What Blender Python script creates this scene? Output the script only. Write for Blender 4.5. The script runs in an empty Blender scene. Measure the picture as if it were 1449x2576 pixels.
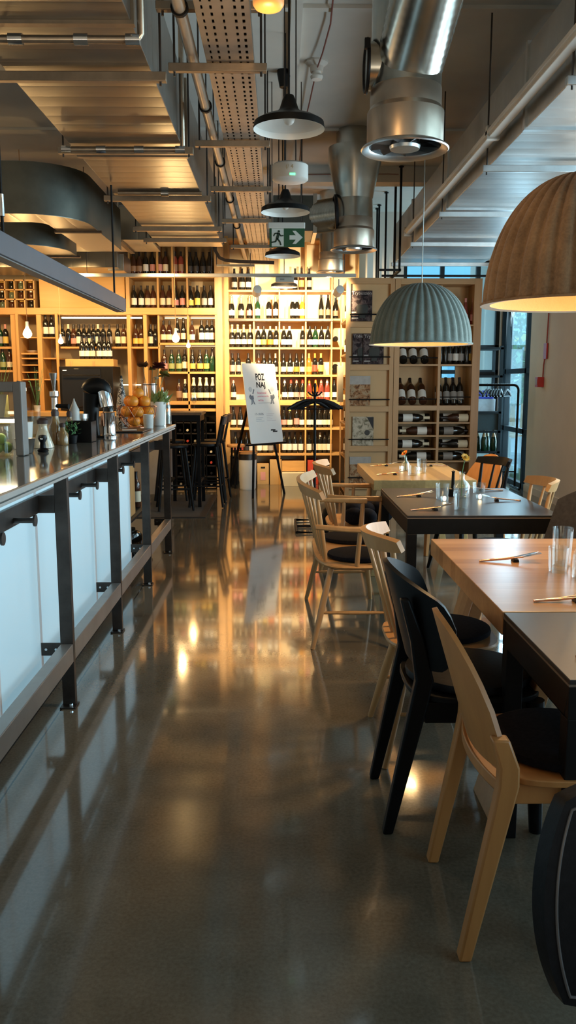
import bpy, bmesh, math, random
from mathutils import Vector, Matrix, Euler
random.seed(7)
S = bpy.context.scene
COL = S.collection
PI = math.pi
R = math.radians

# ------------------------------------------------------------------ camera
F, CX, CY, EYE, VX, VY = 2100.0, 724.5, 1288.0, 1.48, 700.0, 962.0
TH = math.atan((CY - VY) / F)
PSI = math.atan((CX - VX) / F * math.cos(TH))
FW = Vector((math.sin(PSI) * math.cos(TH), math.cos(PSI) * math.cos(TH), -math.sin(TH)))
RT = Vector((math.cos(PSI), -math.sin(PSI), 0))
UP = RT.cross(FW)
cam = bpy.data.objects.new('camera', bpy.data.cameras.new('camera'))
COL.objects.link(cam)
S.camera = cam
cam.data.sensor_fit = 'VERTICAL'
cam.data.sensor_height = 36
cam.data.lens = F / 2576 * 36
cam.data.clip_start = 0.05
cam.data.clip_end = 300
M = Matrix((RT, UP, -FW)).transposed().to_4x4()
M.translation = (0, 0, EYE)
cam.matrix_world = M

S.view_settings.view_transform = 'Standard'
S.view_settings.look = 'None'
S.view_settings.gamma = 1
S.view_settings.exposure = 0.0
S.cycles.use_denoising = True
S.cycles.max_bounces = 8
S.cycles.diffuse_bounces = 4
S.cycles.glossy_bounces = 4
S.cycles.transmission_bounces = 6
S.cycles.transparent_max_bounces = 12
S.cycles.sample_clamp_indirect = 4
S.cycles.caustics_reflective = False
S.cycles.caustics_refractive = False

# ------------------------------------------------------------------ daylight and lamps
W = bpy.data.worlds.new('world')
S.world = W
W.use_nodes = True
bg = W.node_tree.nodes['Background']
bg.inputs[0].default_value = (0.40, 0.72, 0.92, 1)
bg.inputs[1].default_value = 2.3

def light(name, kind, loc, power, color, target=None, **kw):
    d = bpy.data.lights.new(name, kind)
    d.energy = power
    d.color = color
    for k, v in kw.items():
        setattr(d, k, v)
    o = bpy.data.objects.new(name, d)
    COL.objects.link(o)
    o.location = loc
    if target is not None:
        o.rotation_euler = (Vector(target) - Vector(loc)).to_track_quat('-Z', 'Y').to_euler()
    return o

COOL = (0.72, 0.90, 1.0)
WARM = (1.0, 0.62, 0.26)
WARM2 = (1.0, 0.76, 0.44)
# daylight through the street windows of the right wall
for yc, w, p in ((0.6, 2.6, 45), (4.2, 3.0, 120), (7.3, 2.2, 150)):
    light('window_daylight', 'AREA', (3.62, yc, 1.75), p, COOL, (-2, yc, 3.4), shape='RECTANGLE', size=w, size_y=2.3)
light('window_daylight', 'AREA', (3.75, 12.2, 1.7), 130, (0.60, 0.85, 1.0), (0, 10.6, 1.2), shape='RECTANGLE', size=1.5, size_y=2.6)
# unseen fill added behind the viewer, turned up to brighten the ceiling
light('ceiling_fill', 'AREA', (-0.2, -1.4, 0.7), 75, (1.0, 0.84, 0.62), (-0.2, -0.9, 4), shape='RECTANGLE', size=5.0, size_y=2.2)
# track spots on the rail, aimed at the lit wine wall
for x, tx, tz, p in ((0.30, 0.1, 1.75, 400), (0.62, 0.42, 2.1, 440), (-0.30, -0.35, 1.8, 370)):
    light('track_spot_light', 'SPOT', (x, 10.35, 2.70), p, WARM2, (tx, 12.4, tz), spot_size=R(84), spot_blend=0.6, shadow_soft_size=0.035)
# added warm fill spots for the back bar, no fixtures there
for x in (-3.4, -2.4, -1.4):
    light('back_bar_fill', 'SPOT', (x, 10.1, 2.75), 110, WARM, (x, 11.7, 1.7), spot_size=R(110), spot_blend=0.8, shadow_soft_size=0.08)
light('dome_lamp_light', 'POINT', (3.0, 7.3, 1.85), 30, WARM, None, shadow_soft_size=0.06)  # unseen lamp added out of frame to warm the right wall
light('back_bar_fill', 'SPOT', (-1.0, 9.6, 2.75), 45, WARM, (-0.9, 11.7, 1.4), spot_size=R(100), spot_blend=0.8, shadow_soft_size=0.08)  # one more added fill spot, towards the wine rack

# ------------------------------------------------------------------ builders
def ray(px, py):
    return FW + RT * ((px - CX) / F) - UP * ((py - CY) / F)
def atY(px, py, y):
    d = ray(px, py); t = y / d.y
    return Vector((t * d.x, y, EYE + t * d.z))
def atZ(px, py, z):
    d = ray(px, py); t = (z - EYE) / d.z
    return Vector((t * d.x, t * d.y, z))

def nrm(v):
    return v.normalized() if v.length > 1e-9 else Vector((0, 0, 1))

class MB:
    def __init__(s):
        s.v = []; s.f = []
    def add(s, vs, fs):
        b = len(s.v)
        s.v += [Vector(v) for v in vs]
        s.f += [tuple(b + i for i in f) for f in fs]
        return s
    def box(s, c, d, rot=None):
        x, y, z = d[0] / 2, d[1] / 2, d[2] / 2
        vs = [Vector((i * x, j * y, k * z)) for i in (-1, 1) for j in (-1, 1) for k in (-1, 1)]
        if rot is not None:
            e = Euler(rot) if not isinstance(rot, Matrix) else rot
            m = e.to_matrix() if isinstance(e, Euler) else e
            vs = [m @ v for v in vs]
        c = Vector(c)
        return s.add([c + v for v in vs], [(0, 1, 3, 2), (4, 6, 7, 5), (0, 4, 5, 1), (2, 3, 7, 6), (0, 2, 6, 4), (1, 5, 7, 3)])
    def bb(s, x0, x1, y0, y1, z0, z1):
        return s.box(((x0 + x1) / 2, (y0 + y1) / 2, (z0 + z1) / 2), (abs(x1 - x0), abs(y1 - y0), abs(z1 - z0)))
    def cyl(s, p0, p1, r0, r1=None, n=16, cap=True):
        return s.tube([p0, p1], [r0, r0 if r1 is None else r1], n, cap)
    def tube(s, pts, r, n=10, cap=True, sq=False, closed=False):
        pts = [Vector(p) for p in pts]
        m = len(pts)
        rs = r if isinstance(r, (list, tuple)) else [r] * m
        b = len(s.v)
        t0 = nrm(pts[1] - pts[0])
        ref = Vector((0, 0, 1)) if abs(t0.z) < 0.9 else Vector((0, 1, 0))
        u = nrm(t0.cross(ref))
        for i, p in enumerate(pts):
            if closed:
                t = nrm(pts[(i + 1) % m] - pts[i - 1])
            else:
                t = nrm(pts[min(i + 1, m - 1)] - pts[max(i - 1, 0)])
            u = nrm(u - t * u.dot(t))
            w = t.cross(u)
            for k in range(n):
                a = 2 * PI * (k + (0.5 if sq else 0)) / n
                s.v.append(p + (u * math.cos(a) + w * math.sin(a)) * rs[i])
        for i in range(m if closed else m - 1):
            j = (i + 1) % m
            for k in range(n):
                k2 = (k + 1) % n
                s.f.append((b + i * n + k, b + i * n + k2, b + j * n + k2, b + j * n + k))
        if cap and not closed:
            s.f.append(tuple(b + k for k in reversed(range(n))))
            s.f.append(tuple(b + (m - 1) * n + k for k in range(n)))
        return s
    def lathe(s, prof, c=(0, 0, 0), n=24, fn=None):
        b = len(s.v); c = Vector(c); m = len(prof)
        for i, (r, z) in enumerate(prof):
            for k in range(n):
                a = 2 * PI * k / n
                rr = r if fn is None else fn(r, z, a)
                s.v.append(c + Vector((rr * math.cos(a), rr * math.sin(a), z)))
        for i in range(m - 1):
            for k in range(n):
                k2 = (k + 1) % n
                s.f.append((b + i * n + k, b + i * n + k2, b + (i + 1) * n + k2, b + (i + 1) * n + k))
        if prof[0][0] > 1e-6 and fn is None:
            pass
        return s
    def disc(s, c, r, n=24, up=True):
        b = len(s.v); c = Vector(c)
        s.v += [c + Vector((r * math.cos(2 * PI * k / n), r * math.sin(2 * PI * k / n), 0)) for k in range(n)]
        f = tuple(b + k for k in range(n))
        s.f.append(f if up else f[::-1])
        return s
    def prism(s, poly, ext):
        poly = [Vector(p) for p in poly]; e = Vector(ext); n = len(poly); b = len(s.v)
        s.v += poly + [p + e for p in poly]
        s.f.append(tuple(b + i for i in reversed(range(n))))
        s.f.append(tuple(b + n + i for i in range(n)))
        for i in range(n):
            j = (i + 1) % n
            s.f.append((b + i, b + j, b + n + j, b + n + i))
        return s
    def ball(s, c, r, n=16, m=10, sz=(1, 1, 1)):
        b = len(s.v); c = Vector(c)
        for i in range(m + 1):
            t = PI * i / m
            for k in range(n):
                a = 2 * PI * k / n
                s.v.append(c + Vector((r * sz[0] * math.sin(t) * math.cos(a), r * sz[1] * math.sin(t) * math.sin(a), r * sz[2] * math.cos(t))))
        for i in range(m):
            for k in range(n):
                k2 = (k + 1) % n
                s.f.append((b + i * n + k, b + (i + 1) * n + k, b + (i + 1) * n + k2, b + i * n + k2))
        return s
    def sheet(s, rows, th=0.0, nvec=None):
        """a curved sheet from rows of points, thickened along its normals"""
        nr, nc = len(rows), len(rows[0])
        P = [[Vector(p) for p in r] for r in rows]
        b = len(s.v)
        N = []
        for i in range(nr):
            N.append([])
            for j in range(nc):
                du = P[i][min(j + 1, nc - 1)] - P[i][max(j - 1, 0)]
                dv = P[min(i + 1, nr - 1)][j] - P[max(i - 1, 0)][j]
                N[i].append(nrm(du.cross(dv)))
        for q in (0, 1):
            for i in range(nr):
                for j in range(nc):
                    s.v.append(P[i][j] + N[i][j] * (th * (q - 0.5)))
        o = nr * nc
        for i in range(nr - 1):
            for j in range(nc - 1):
                a = b + i * nc + j
                s.f.append((a, a + nc, a + nc + 1, a + 1))
                s.f.append((a + o, a + 1 + o, a + nc + 1 + o, a + nc + o))
        edge = [(0, j) for j in range(nc)] + [(i, nc - 1) for i in range(1, nr)] + [(nr - 1, j) for j in range(nc - 2, -1, -1)] + [(i, 0) for i in range(nr - 2, 0, -1)]
        for q in range(len(edge)):
            i, j = edge[q]; i2, j2 = edge[(q + 1) % len(edge)]
            a, c = b + i * nc + j, b + i2 * nc + j2
            s.f.append((a, c, c + o, a + o))
        return s
    def mesh(s, name, material, smooth=40):
        me = bpy.data.meshes.new(name)
        me.from_pydata([tuple(v) for v in s.v], [], s.f)
        bm = bmesh.new(); bm.from_mesh(me)
        bmesh.ops.remove_doubles(bm, verts=bm.verts, dist=1e-5)
        bmesh.ops.recalc_face_normals(bm, faces=bm.faces)
        bm.to_mesh(me); bm.free()
        if smooth:
            me.polygons.foreach_set('use_smooth', [True] * len(me.polygons))
            me.set_sharp_from_angle(angle=R(smooth))
        if material is not None:
            me.materials.append(material)
        me.update()
        return me
    def build(s, name, material, parent=None, smooth=40, bev=0, label=None, loc=None):
        o = bpy.data.objects.new(name, s.mesh(name, material, smooth))
        COL.objects.link(o)
        if parent is not None:
            o.parent = parent
        if loc is not None:
            o.location = loc
        if bev:
            b = o.modifiers.new('edge', 'BEVEL'); b.width = bev; b.segments = 2; b.limit_method = 'ANGLE'; b.angle_limit = R(40)
        if label:
            o['label'] = label
        return o

def tag(o, label, cat, group=None, kind=None):
    o['label'] = label; o['category'] = cat
    if group: o['group'] = group
    if kind: o['kind'] = kind
    return o
def thing(name, label, cat, loc=(0, 0, 0), rz=0, group=None):
    o = bpy.data.objects.new(name, None)
    COL.objects.link(o)
    o.empty_display_size = 0.1
    o.location = loc; o.rotation_euler = (0, 0, rz)
    return tag(o, label, cat, group)
def struct(name, mb, m, bev=0, smooth=40):
    o = mb.build(name, m, None, smooth, bev)
    o['kind'] = 'structure'
    return o
def dup(root, loc, rz=None, label=None, group=None):
    r = root.copy(); COL.objects.link(r); r.location = loc
    if rz is not None: r.rotation_euler = (0, 0, rz)
    if label: r['label'] = label
    if group: r['group'] = group
    for ch in list(root.children):
        c = ch.copy(); COL.objects.link(c); c.parent = r
        for g in list(ch.children):
            d = g.copy(); COL.objects.link(d); d.parent = c
    return r
def at_origin(root, dz):
    return root

# ------------------------------------------------------------------ materials
def nodes(name):
    m = bpy.data.materials.new(name); m.use_nodes = True
    nt = m.node_tree
    return m, nt, nt.nodes['Principled BSDF']
def setp(b, **k):
    for a, v in k.items():
        b.inputs[a.replace('_', ' ')].default_value = v
def c4(c):
    return (c[0], c[1], c[2], 1)
def ramp(nt, src, stops):
    r = nt.nodes.new('ShaderNodeValToRGB')
    e = r.color_ramp.elements
    while len(e) < len(stops): e.new(0.5)
    for i, (p, c) in enumerate(stops):
        e[i].position = p; e[i].color = c4(c)
    nt.links.new(src, r.inputs[0])
    return r.outputs[0]
def coords(nt, scale=(1, 1, 1), kind='Object', rot=(0, 0, 0)):
    t = nt.nodes.new('ShaderNodeTexCoord'); m = nt.nodes.new('ShaderNodeMapping')
    m.inputs['Scale'].default_value = scale
    m.inputs['Rotation'].default_value = rot
    nt.links.new(t.outputs[kind], m.inputs[0])
    return m.outputs[0]
def noise(nt, vec, scale=5, detail=4, rough=0.5, dist=0):
    n = nt.nodes.new('ShaderNodeTexNoise')
    n.inputs['Scale'].default_value = scale; n.inputs['Detail'].default_value = detail
    n.inputs['Roughness'].default_value = rough; n.inputs['Distortion'].default_value = dist
    nt.links.new(vec, n.inputs['Vector'])
    return n.outputs['Fac']
def math_(nt, op, a, b=None, c=None):
    m = nt.nodes.new('ShaderNodeMath'); m.operation = op
    for i, v in enumerate((a, b, c)):
        if v is None: continue
        if hasattr(v, 'is_linked'): nt.links.new(v, m.inputs[i])
        else: m.inputs[i].default_value = v
    return m.outputs[0]
def bump(nt, b, h, strength=0.2, dist=0.01):
    n = nt.nodes.new('ShaderNodeBump'); n.inputs['Strength'].default_value = strength; n.inputs['Distance'].default_value = dist
    nt.links.new(h, n.inputs['Height']); nt.links.new(n.outputs[0], b.inputs['Normal'])
def plain(name, c, rough=0.5, metal=0.0, var=0.12, scale=14, spec=0.5, coat=0.0, bmp=0.0, kind='Object'):
    m, nt, b = nodes(name)
    setp(b, Roughness=rough, Metallic=metal, Specular_IOR_Level=spec, Coat_Weight=coat)
    f = noise(nt, coords(nt, kind=kind), scale, 4, 0.6)
    lo = [max(0, x * (1 - var)) for x in c]; hi = [min(1, x * (1 + var)) for x in c]
    nt.links.new(ramp(nt, f, [(0.3, lo), (0.7, hi)]), b.inputs['Base Color'])
    if bmp: bump(nt, b, f, bmp, 0.005)
    return m
def wood(name, c1, c2, axis=0, rough=0.45, fine=1.0, coat=0.1, plank=0.0):
    m, nt, b = nodes(name)
    setp(b, Roughness=rough, Coat_Weight=coat, Coat_Roughness=0.3)
    sc = [22 * fine] * 3; sc[axis] = 1.6 * fine
    v = coords(nt, sc)
    f = noise(nt, v, 1.0, 5, 0.6, 0.6)
    f2 = noise(nt, coords(nt, [x * 3.1 for x in sc]), 1.0, 3, 0.5)
    mix = math_(nt, 'ADD', math_(nt, 'MULTIPLY', f, 0.75), math_(nt, 'MULTIPLY', f2, 0.25))
    if plank:
        sx = nt.nodes.new('ShaderNodeSeparateXYZ'); t = nt.nodes.new('ShaderNodeTexCoord')
        nt.links.new(t.outputs['Object'], sx.inputs[0])
        a = sx.outputs[1 if axis == 0 else 0]
        cell = math_(nt, 'FLOOR', math_(nt, 'DIVIDE', a, plank))
        wn = nt.nodes.new('ShaderNodeTexWhiteNoise'); wn.noise_dimensions = '1D'
        nt.links.new(cell, wn.inputs['W'])
        mix = math_(nt, 'ADD', math_(nt, 'MULTIPLY', mix, 0.6), math_(nt, 'MULTIPLY', wn.outputs['Value'], 0.4))
    nt.links.new(ramp(nt, mix, [(0.28, c2), (0.72, c1)]), b.inputs['Base Color'])
    bump(nt, b, mix, 0.08, 0.003)
    return m
def emit(name, c, s, base=(0.8, 0.8, 0.8)):
    m, nt, b = nodes(name)
    setp(b, Base_Color=c4(base), Emission_Color=c4(c), Emission_Strength=s, Roughness=0.4)
    f = noise(nt, coords(nt), 3, 2)
    nt.links.new(ramp(nt, f, [(0.2, [x * 0.92 for x in c]), (0.8, c)]), b.inputs['Emission Color'])
    return m
def thin_glass(name, tint=(0.95, 0.97, 0.97), refl=0.14):
    m = bpy.data.materials.new(name); m.use_nodes = True; nt = m.node_tree
    nt.nodes.remove(nt.nodes['Principled BSDF'])
    t = nt.nodes.new('ShaderNodeBsdfTransparent'); g = nt.nodes.new('ShaderNodeBsdfGlossy'); mx = nt.nodes.new('ShaderNodeMixShader')
    lw = nt.nodes.new('ShaderNodeLayerWeight'); lw.inputs[0].default_value = 0.35
    t.inputs[0].default_value = c4(tint); g.inputs[0].default_value = (1, 1, 1, 1); g.inputs['Roughness'].default_value = 0.03
    f = math_(nt, 'ADD', math_(nt, 'MULTIPLY', lw.outputs['Facing'], 0.28), refl * 0.25)
    nt.links.new(f, mx.inputs[0]); nt.links.new(t.outputs[0], mx.inputs[1]); nt.links.new(g.outputs[0], mx.inputs[2])
    nt.links.new(mx.outputs[0], nt.nodes['Material Output'].inputs[0])
    return m

OAK = wood('oak', (0.56, 0.34, 0.15), (0.40, 0.22, 0.085), 2)
OAKX = wood('oak_lengthwise', (0.56, 0.34, 0.15), (0.40, 0.22, 0.085), 0)
OAKY = wood('oak_crosswise', (0.56, 0.34, 0.15), (0.40, 0.22, 0.085), 1)
CHAIRWOOD = wood('chair_oak', (0.50, 0.225, 0.068), (0.39, 0.162, 0.045), 2, 0.42, 0.8)
PALEWOOD = wood('pale_beech', (0.58, 0.32, 0.125), (0.46, 0.235, 0.085), 2, 0.42)
TABLEWOOD = wood('table_oak', (0.57, 0.31, 0.135), (0.37, 0.18, 0.07), 0, 0.22, 1.0, 0.3, 0.085)
BLOCKWOOD = wood('block_oak', (0.62, 0.42, 0.17), (0.34, 0.22, 0.09), 1, 0.3, 1.0, 0.2, 0.11)
SHELFPLY = wood('shelf_pine', (0.64, 0.36, 0.12), (0.50, 0.265, 0.08), 2, 0.5)
SHELFPLYX = wood('shelf_pine_lengthwise', (0.64, 0.36, 0.12), (0.50, 0.265, 0.08), 0, 0.5)
PANELPLY = plain('shelf_back_panel', (0.80, 0.69, 0.46), 0.6, 0, 0.06, 3)
BIRCH = wood('birch_ply', (0.52, 0.30, 0.13), (0.42, 0.225, 0.09), 2, 0.5)
BIRCHX = wood('birch_ply_lengthwise', (0.52, 0.31, 0.14), (0.42, 0.24, 0.10), 0, 0.5)
BIRCHPANEL = plain('birch_panel', (0.53, 0.335, 0.155), 0.55, 0, 0.07, 2.5)
BLACKWOOD = plain('black_stained_wood', (0.005, 0.005, 0.0055), 0.42, 0, 0.2, 20, 0.14)
BLACKMETAL = plain('black_metal', (0.006, 0.006, 0.0065), 0.45, 0.0, 0.2, 20, 0.18)
BLACKTOP = plain('black_laminate', (0.020, 0.020, 0.022), 0.32, 0, 0.15, 30)
BLACKLEATHER = plain('black_leather', (0.006, 0.006, 0.007), 0.5, 0, 0.3, 60, 0.15, 0, 0.15)
BLACKFELT = plain('black_felt', (0.010, 0.010, 0.014), 0.95, 0, 0.3, 80, 0.1)
STEEL = plain('dark_steel', (0.075, 0.062, 0.055), 0.42, 0.85, 0.25, 9)
CHROME = plain('chrome', (0.75, 0.76, 0.78), 0.12, 1, 0.05, 10)
BRUSHED = plain('brushed_steel', (0.50, 0.49, 0.47), 0.3, 1, 0.1, 20)
GALV = plain('galvanised_steel', (0.50, 0.49, 0.45), 0.30, 1, 0.16, 6)
GALVW = plain('galvanised_light', (0.62, 0.65, 0.66), 0.34, 1, 0.12, 6)
DARKDUCT = plain('dark_duct', (0.10, 0.105, 0.09), 0.45, 0.6, 0.2, 4)
COPPERPIPE = plain('conduit', (0.42, 0.34, 0.26), 0.3, 0.9, 0.15, 10)
BARCH = plain('channel_steel', (0.34, 0.27, 0.20), 0.4, 0.8, 0.15, 10)
COPPER = plain('copper', (0.80, 0.42, 0.26), 0.2, 1, 0.1, 20)
WHITEPLASTIC = plain('white_plastic', (0.62, 0.60, 0.55), 0.4, 0, 0.04, 10)
WHITEENAMEL = plain('white_enamel', (0.72, 0.72, 0.68), 0.35, 0, 0.04, 5)
BLACKENAMEL = plain('black_enamel', (0.006, 0.006, 0.006), 0.38, 0, 0.1, 10, 0.25)
GREYPAINT = plain('grey_paint', (0.235, 0.222, 0.208), 0.5, 0, 0.1, 6)
RAILGREY = plain('rail_grey', (0.42, 0.41, 0.37), 0.45, 0.1, 0.08, 6)
WALLWHITE = plain('plaster_white', (0.80, 0.72, 0.64), 0.85, 0, 0.04, 2)
CEILPAINT = plain('ceiling_paint', (0.62, 0.61, 0.56), 0.9, 0, 0.08, 1.2)
BACKWALL = plain('backsplash', (0.33, 0.26, 0.16), 0.6, 0, 0.06, 2)
RED = plain('red_plastic', (0.45, 0.02, 0.02), 0.4, 0, 0.1, 10)
PAPER = plain('paper', (0.75, 0.74, 0.70), 0.7, 0, 0.04, 8)
CARD = plain('cardboard', (0.52, 0.32, 0.13), 0.75, 0, 0.07, 6)
GLASS = thin_glass('clear_glass')
PANE = thin_glass('window_glass', (0.88, 0.96, 0.98), 0.10)
BULB = emit('bulb_glow', (1.0, 0.62, 0.22), 26)
INK = plain('black_ink', (0.015, 0.014, 0.016), 0.7, 0, 0.1, 10)
GREYINK = plain('grey_ink', (0.18, 0.20, 0.24), 0.7, 0, 0.1, 10)
PINKINK = plain('pink_ink', (0.70, 0.22, 0.28), 0.7, 0, 0.1, 10)

def text_mb(txt, size, font_shear=0, bold=0.0, sx=1.0):
    cu = bpy.data.curves.new('lettering', 'FONT')
    cu.body = txt; cu.size = size; cu.offset = bold; cu.resolution_u = 3; cu.align_x = 'LEFT'
    o = bpy.data.objects.new('lettering_source', cu); COL.objects.link(o)
    dg = bpy.context.evaluated_depsgraph_get(); dg.update()
    me = bpy.data.meshes.new_from_object(o.evaluated_get(dg))
    vs = [Vector((v.co.x * sx, v.co.y, 0)) for v in me.vertices]
    fs = [tuple(p.vertices) for p in me.polygons]
    bpy.data.objects.remove(o); bpy.data.curves.remove(cu); bpy.data.meshes.remove(me)
    return vs, fs
# ------------------------------------------------------------------ the room
def floor_mat():
    m, nt, b = nodes('polished_concrete')
    v = coords(nt)
    n1 = noise(nt, v, 0.9, 5, 0.6, 0.4); n2 = noise(nt, v, 90, 2, 0.6); n3 = noise(nt, v, 6, 4, 0.6)
    mix = math_(nt, 'ADD', math_(nt, 'MULTIPLY', n1, 0.5), math_(nt, 'ADD', math_(nt, 'MULTIPLY', n2, 0.3), math_(nt, 'MULTIPLY', n3, 0.2)))
    base = ramp(nt, mix, [(0.36, (0.092, 0.077, 0.054)), (0.64, (0.195, 0.168, 0.124))])
    sx = nt.nodes.new('ShaderNodeSeparateXYZ'); t = nt.nodes.new('ShaderNodeTexCoord'); nt.links.new(t.outputs['Object'], sx.inputs[0])
    X, Y = sx.outputs[0], sx.outputs[1]
    w = math_(nt, 'MULTIPLY', math_(nt, 'SUBTRACT', n3, 0.5), 0.012)
    lines = None
    for a, p, h in ((X, -0.997, 0.0035), (Y, 5.2, 0.003), (Y, 11.2, 0.003), (X, 2.0, 0.003)):
        d = math_(nt, 'ABSOLUTE', math_(nt, 'ADD', math_(nt, 'SUBTRACT', a, p), w))
        l = math_(nt, 'LESS_THAN', d, h)
        lines = l if lines is None else math_(nt, 'MAXIMUM', lines, l)
    mx = nt.nodes.new('ShaderNodeMixRGB'); nt.links.new(lines, mx.inputs[0]); nt.links.new(base, mx.inputs[1]); mx.inputs[2].default_value = (0.02, 0.018, 0.015, 1)
    nt.links.new(mx.outputs[0], b.inputs['Base Color'])
    rr = math_(nt, 'ADD', math_(nt, 'MULTIPLY', n3, 0.09), 0.055)
    nt.links.new(rr, b.inputs['Roughness'])
    setp(b, Specular_IOR_Level=0.75, Coat_Weight=0.3, Coat_Roughness=0.04)
    return m
struct('floor', MB().bb(-4.6, 4.2, -3.2, 15.2, -0.1, 0), floor_mat(), 0, 0)
struct('ceiling', MB().bb(-4.6, 4.2, -3.2, 15.2, 4.0, 4.1), CEILPAINT, 0, 0)
struct('wall_left', MB().bb(-4.7, -4.5, -3.2, 15.2, 0, 4.0), WALLWHITE)
struct('wall_front', MB().bb(-4.5, 4.0, -3.2, -3.0, 0, 4.0), WALLWHITE)
struct('wall_back', MB().bb(-4.5, 1.30, 12.56, 12.72, 0, 4.0), WALLWHITE)
# right wall: piers between street windows; the clear openings are glazed
wr = MB()
for y0, y1 in ((-3.0, -0.9), (2.1, 2.6), (5.8, 6.1), (8.5, 11.42), (13.0, 15.2)):
    wr.bb(3.4, 3.6, y0, y1, 0, 4.0)
for y0, y1 in ((-0.9, 2.1), (2.6, 5.8), (6.1, 8.5)):
    wr.bb(3.4, 3.6, y0, y1, 0, 0.5); wr.bb(3.4, 3.6, y0, y1, 3.1, 4.0)
wr.bb(3.4, 3.6, 11.42, 13.0, 3.3, 4.0)
struct('wall_right', wr, WALLWHITE)
struct('wall_rear_right', MB().bb(1.30, 1.9, 13.0, 13.2, 0, 4.0).bb(1.24, 1.30, 12.72, 13.2, 0, 4.0).bb(1.9, 3.4, 13.0, 13.2, 3.3, 4.0), WALLWHITE)
WINF = plain('window_frame_steel', (0.018, 0.022, 0.024), 0.6, 0.0, 0.1, 10, 0.15)
def window(name, mode, a0, a1, z0, z1, at, vs, hs, w=0.06):
    """steel glazing in a wall; mode 'x' lies in a plane x=at"""
    m = MB()
    def bar(p0, p1, q0, q1):
        if mode == 'x': m.bb(at - 0.04, at + 0.04, p0, p1, q0, q1)
        else: m.bb(p0, p1, at - 0.04, at + 0.04, q0, q1)
    for a in [a0, a1 - w] + [v - w / 2 for v in vs]: bar(a, a + w, z0, z1)
    for z in [z0, z1 - w] + [h - w / 2 for h in hs]: bar(a0, a1, z, z + w)
    o = struct(name, m, WINF, 0, 0)
    g = MB()
    if mode == 'x': g.bb(at - 0.004, at + 0.004, a0 + w, a1 - w, z0 + w, z1 - w)
    else: g.bb(a0 + w, a1 - w, at - 0.004, at + 0.004, z0 + w, z1 - w)
    p = g.build(name + '_pane', PANE, o, 0)
    p['kind'] = 'structure'
    return o
window('window_1', 'x', -0.9, 2.1, 0.5, 3.1, 3.5, (0.6,), (2.3,))
window('window_2', 'x', 2.6, 5.8, 0.5, 3.1, 3.5, (4.2,), (2.3,))
window('window_3', 'x', 6.1, 8.5, 0.5, 3.1, 3.5, (7.3,), (2.3,))
window('window_4', 'x', 11.42, 13.0, 0.0, 3.3, 3.46, (11.68, 12.72), (0.80, 1.64), 0.07)
window('window_5', 'y', 1.9, 3.4, 0.0, 3.3, 13.1, (2.5, 3.05), (0.9, 1.64, 2.02), 0.06)
# ceiling beams and the joint battens of the ceiling slab
struct('trim_1', MB().bb(-0.1, 3.4, 10.34, 10.56, 3.82, 4.0), CEILPAINT)
jt = MB()
for y in (3.33, 6.11, 8.89): jt.bb(-4.5, 4.0, y - 0.03, y + 0.03, 3.975, 4.0)
struct('trim_2', jt, CEILPAINT)
struct('trim_3', MB().bb(0.09, 0.17, -3, 12.5, 3.96, 4.0), CEILPAINT)
struct('baseboard_right', MB().bb(3.385, 3.4, 8.5, 11.42, 0, 0.09), WALLWHITE)

# ------------------------------------------------------------------ outside the glazing
PAVE = plain('outdoor_paving', (0.30, 0.34, 0.36), 0.8, 0, 0.15, 1.5)
st = MB().bb(3.7, 40, -20, 60, -0.2, -0.02).bb(-10, 3.7, 15.3, 60, -0.2, -0.02)
o = struct('ground_outside', st, PAVE, 0, 0)
FACADE = plain('facade_render', (0.38, 0.64, 0.78), 0.7, 0, 0.1, 0.3)
fb = thing('building', 'blue office building across the street beyond the glazing', 'building', (10, 34, 0))
MB().bb(-6, 14, 0, 6, 0, 6.4).build('walls', FACADE, fb)
for i in range(6):
    for k in range(2):
        MB().bb(-5 + i * 3, -3.2 + i * 3, -0.06, 0.0, 1.0 + k * 2.8, 2.6 + k * 2.8).build('window', PANE if False else plain('office_glazing_%d' % (i * 3 + k), (0.5, 0.72, 0.8), 0.2), fb)
MB().bb(-6.1, 14.1, -0.1, 0, 3.1, 3.4).build('band', plain('yellow_band', (0.55, 0.55, 0.12), 0.6), fb)
LEAF = plain('tree_leaves', (0.10, 0.26, 0.10), 0.7, 0, 0.4, 3)
def tree(loc, h, s, label):
    t = thing('street_tree', label, 'tree', loc, 0, 'trees beyond the glazing')
    MB().cyl((0, 0, 0), (0, 0, h * 0.6), 0.09, 0.05, 10).build('trunk', OAK, t)
    m = MB(); rn = random.Random(s)
    for i in range(420):
        a = rn.uniform(0, 2 * PI); q = rn.uniform(0, 1) ** 0.5; z = rn.uniform(-1, 1)
        rr = math.sqrt(max(0, 1 - z * z)) * q * h * 0.26
        c = Vector((rr * math.cos(a), rr * math.sin(a), h * 0.68 + z * h * 0.30))
        d = Vector((rn.uniform(-1, 1), rn.uniform(-1, 1), rn.uniform(-1, 1))).normalized(); e = nrm(d.cross(Vector((0.3, 0.2, 1))))
        l = 0.16
        m.add([c - d * l, c + e * l * 0.5, c + d * l, c - e * l * 0.5], [(0, 1, 2, 3)])
    m.build('crown', LEAF, t)
tree((7.6, 26, 0), 4.6, 3, 'tall leafy street tree outside nearest the blue building')
tree((6.3, 22.5, 0), 2.4, 5, 'low bushy street tree outside the glazed corner')
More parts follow.
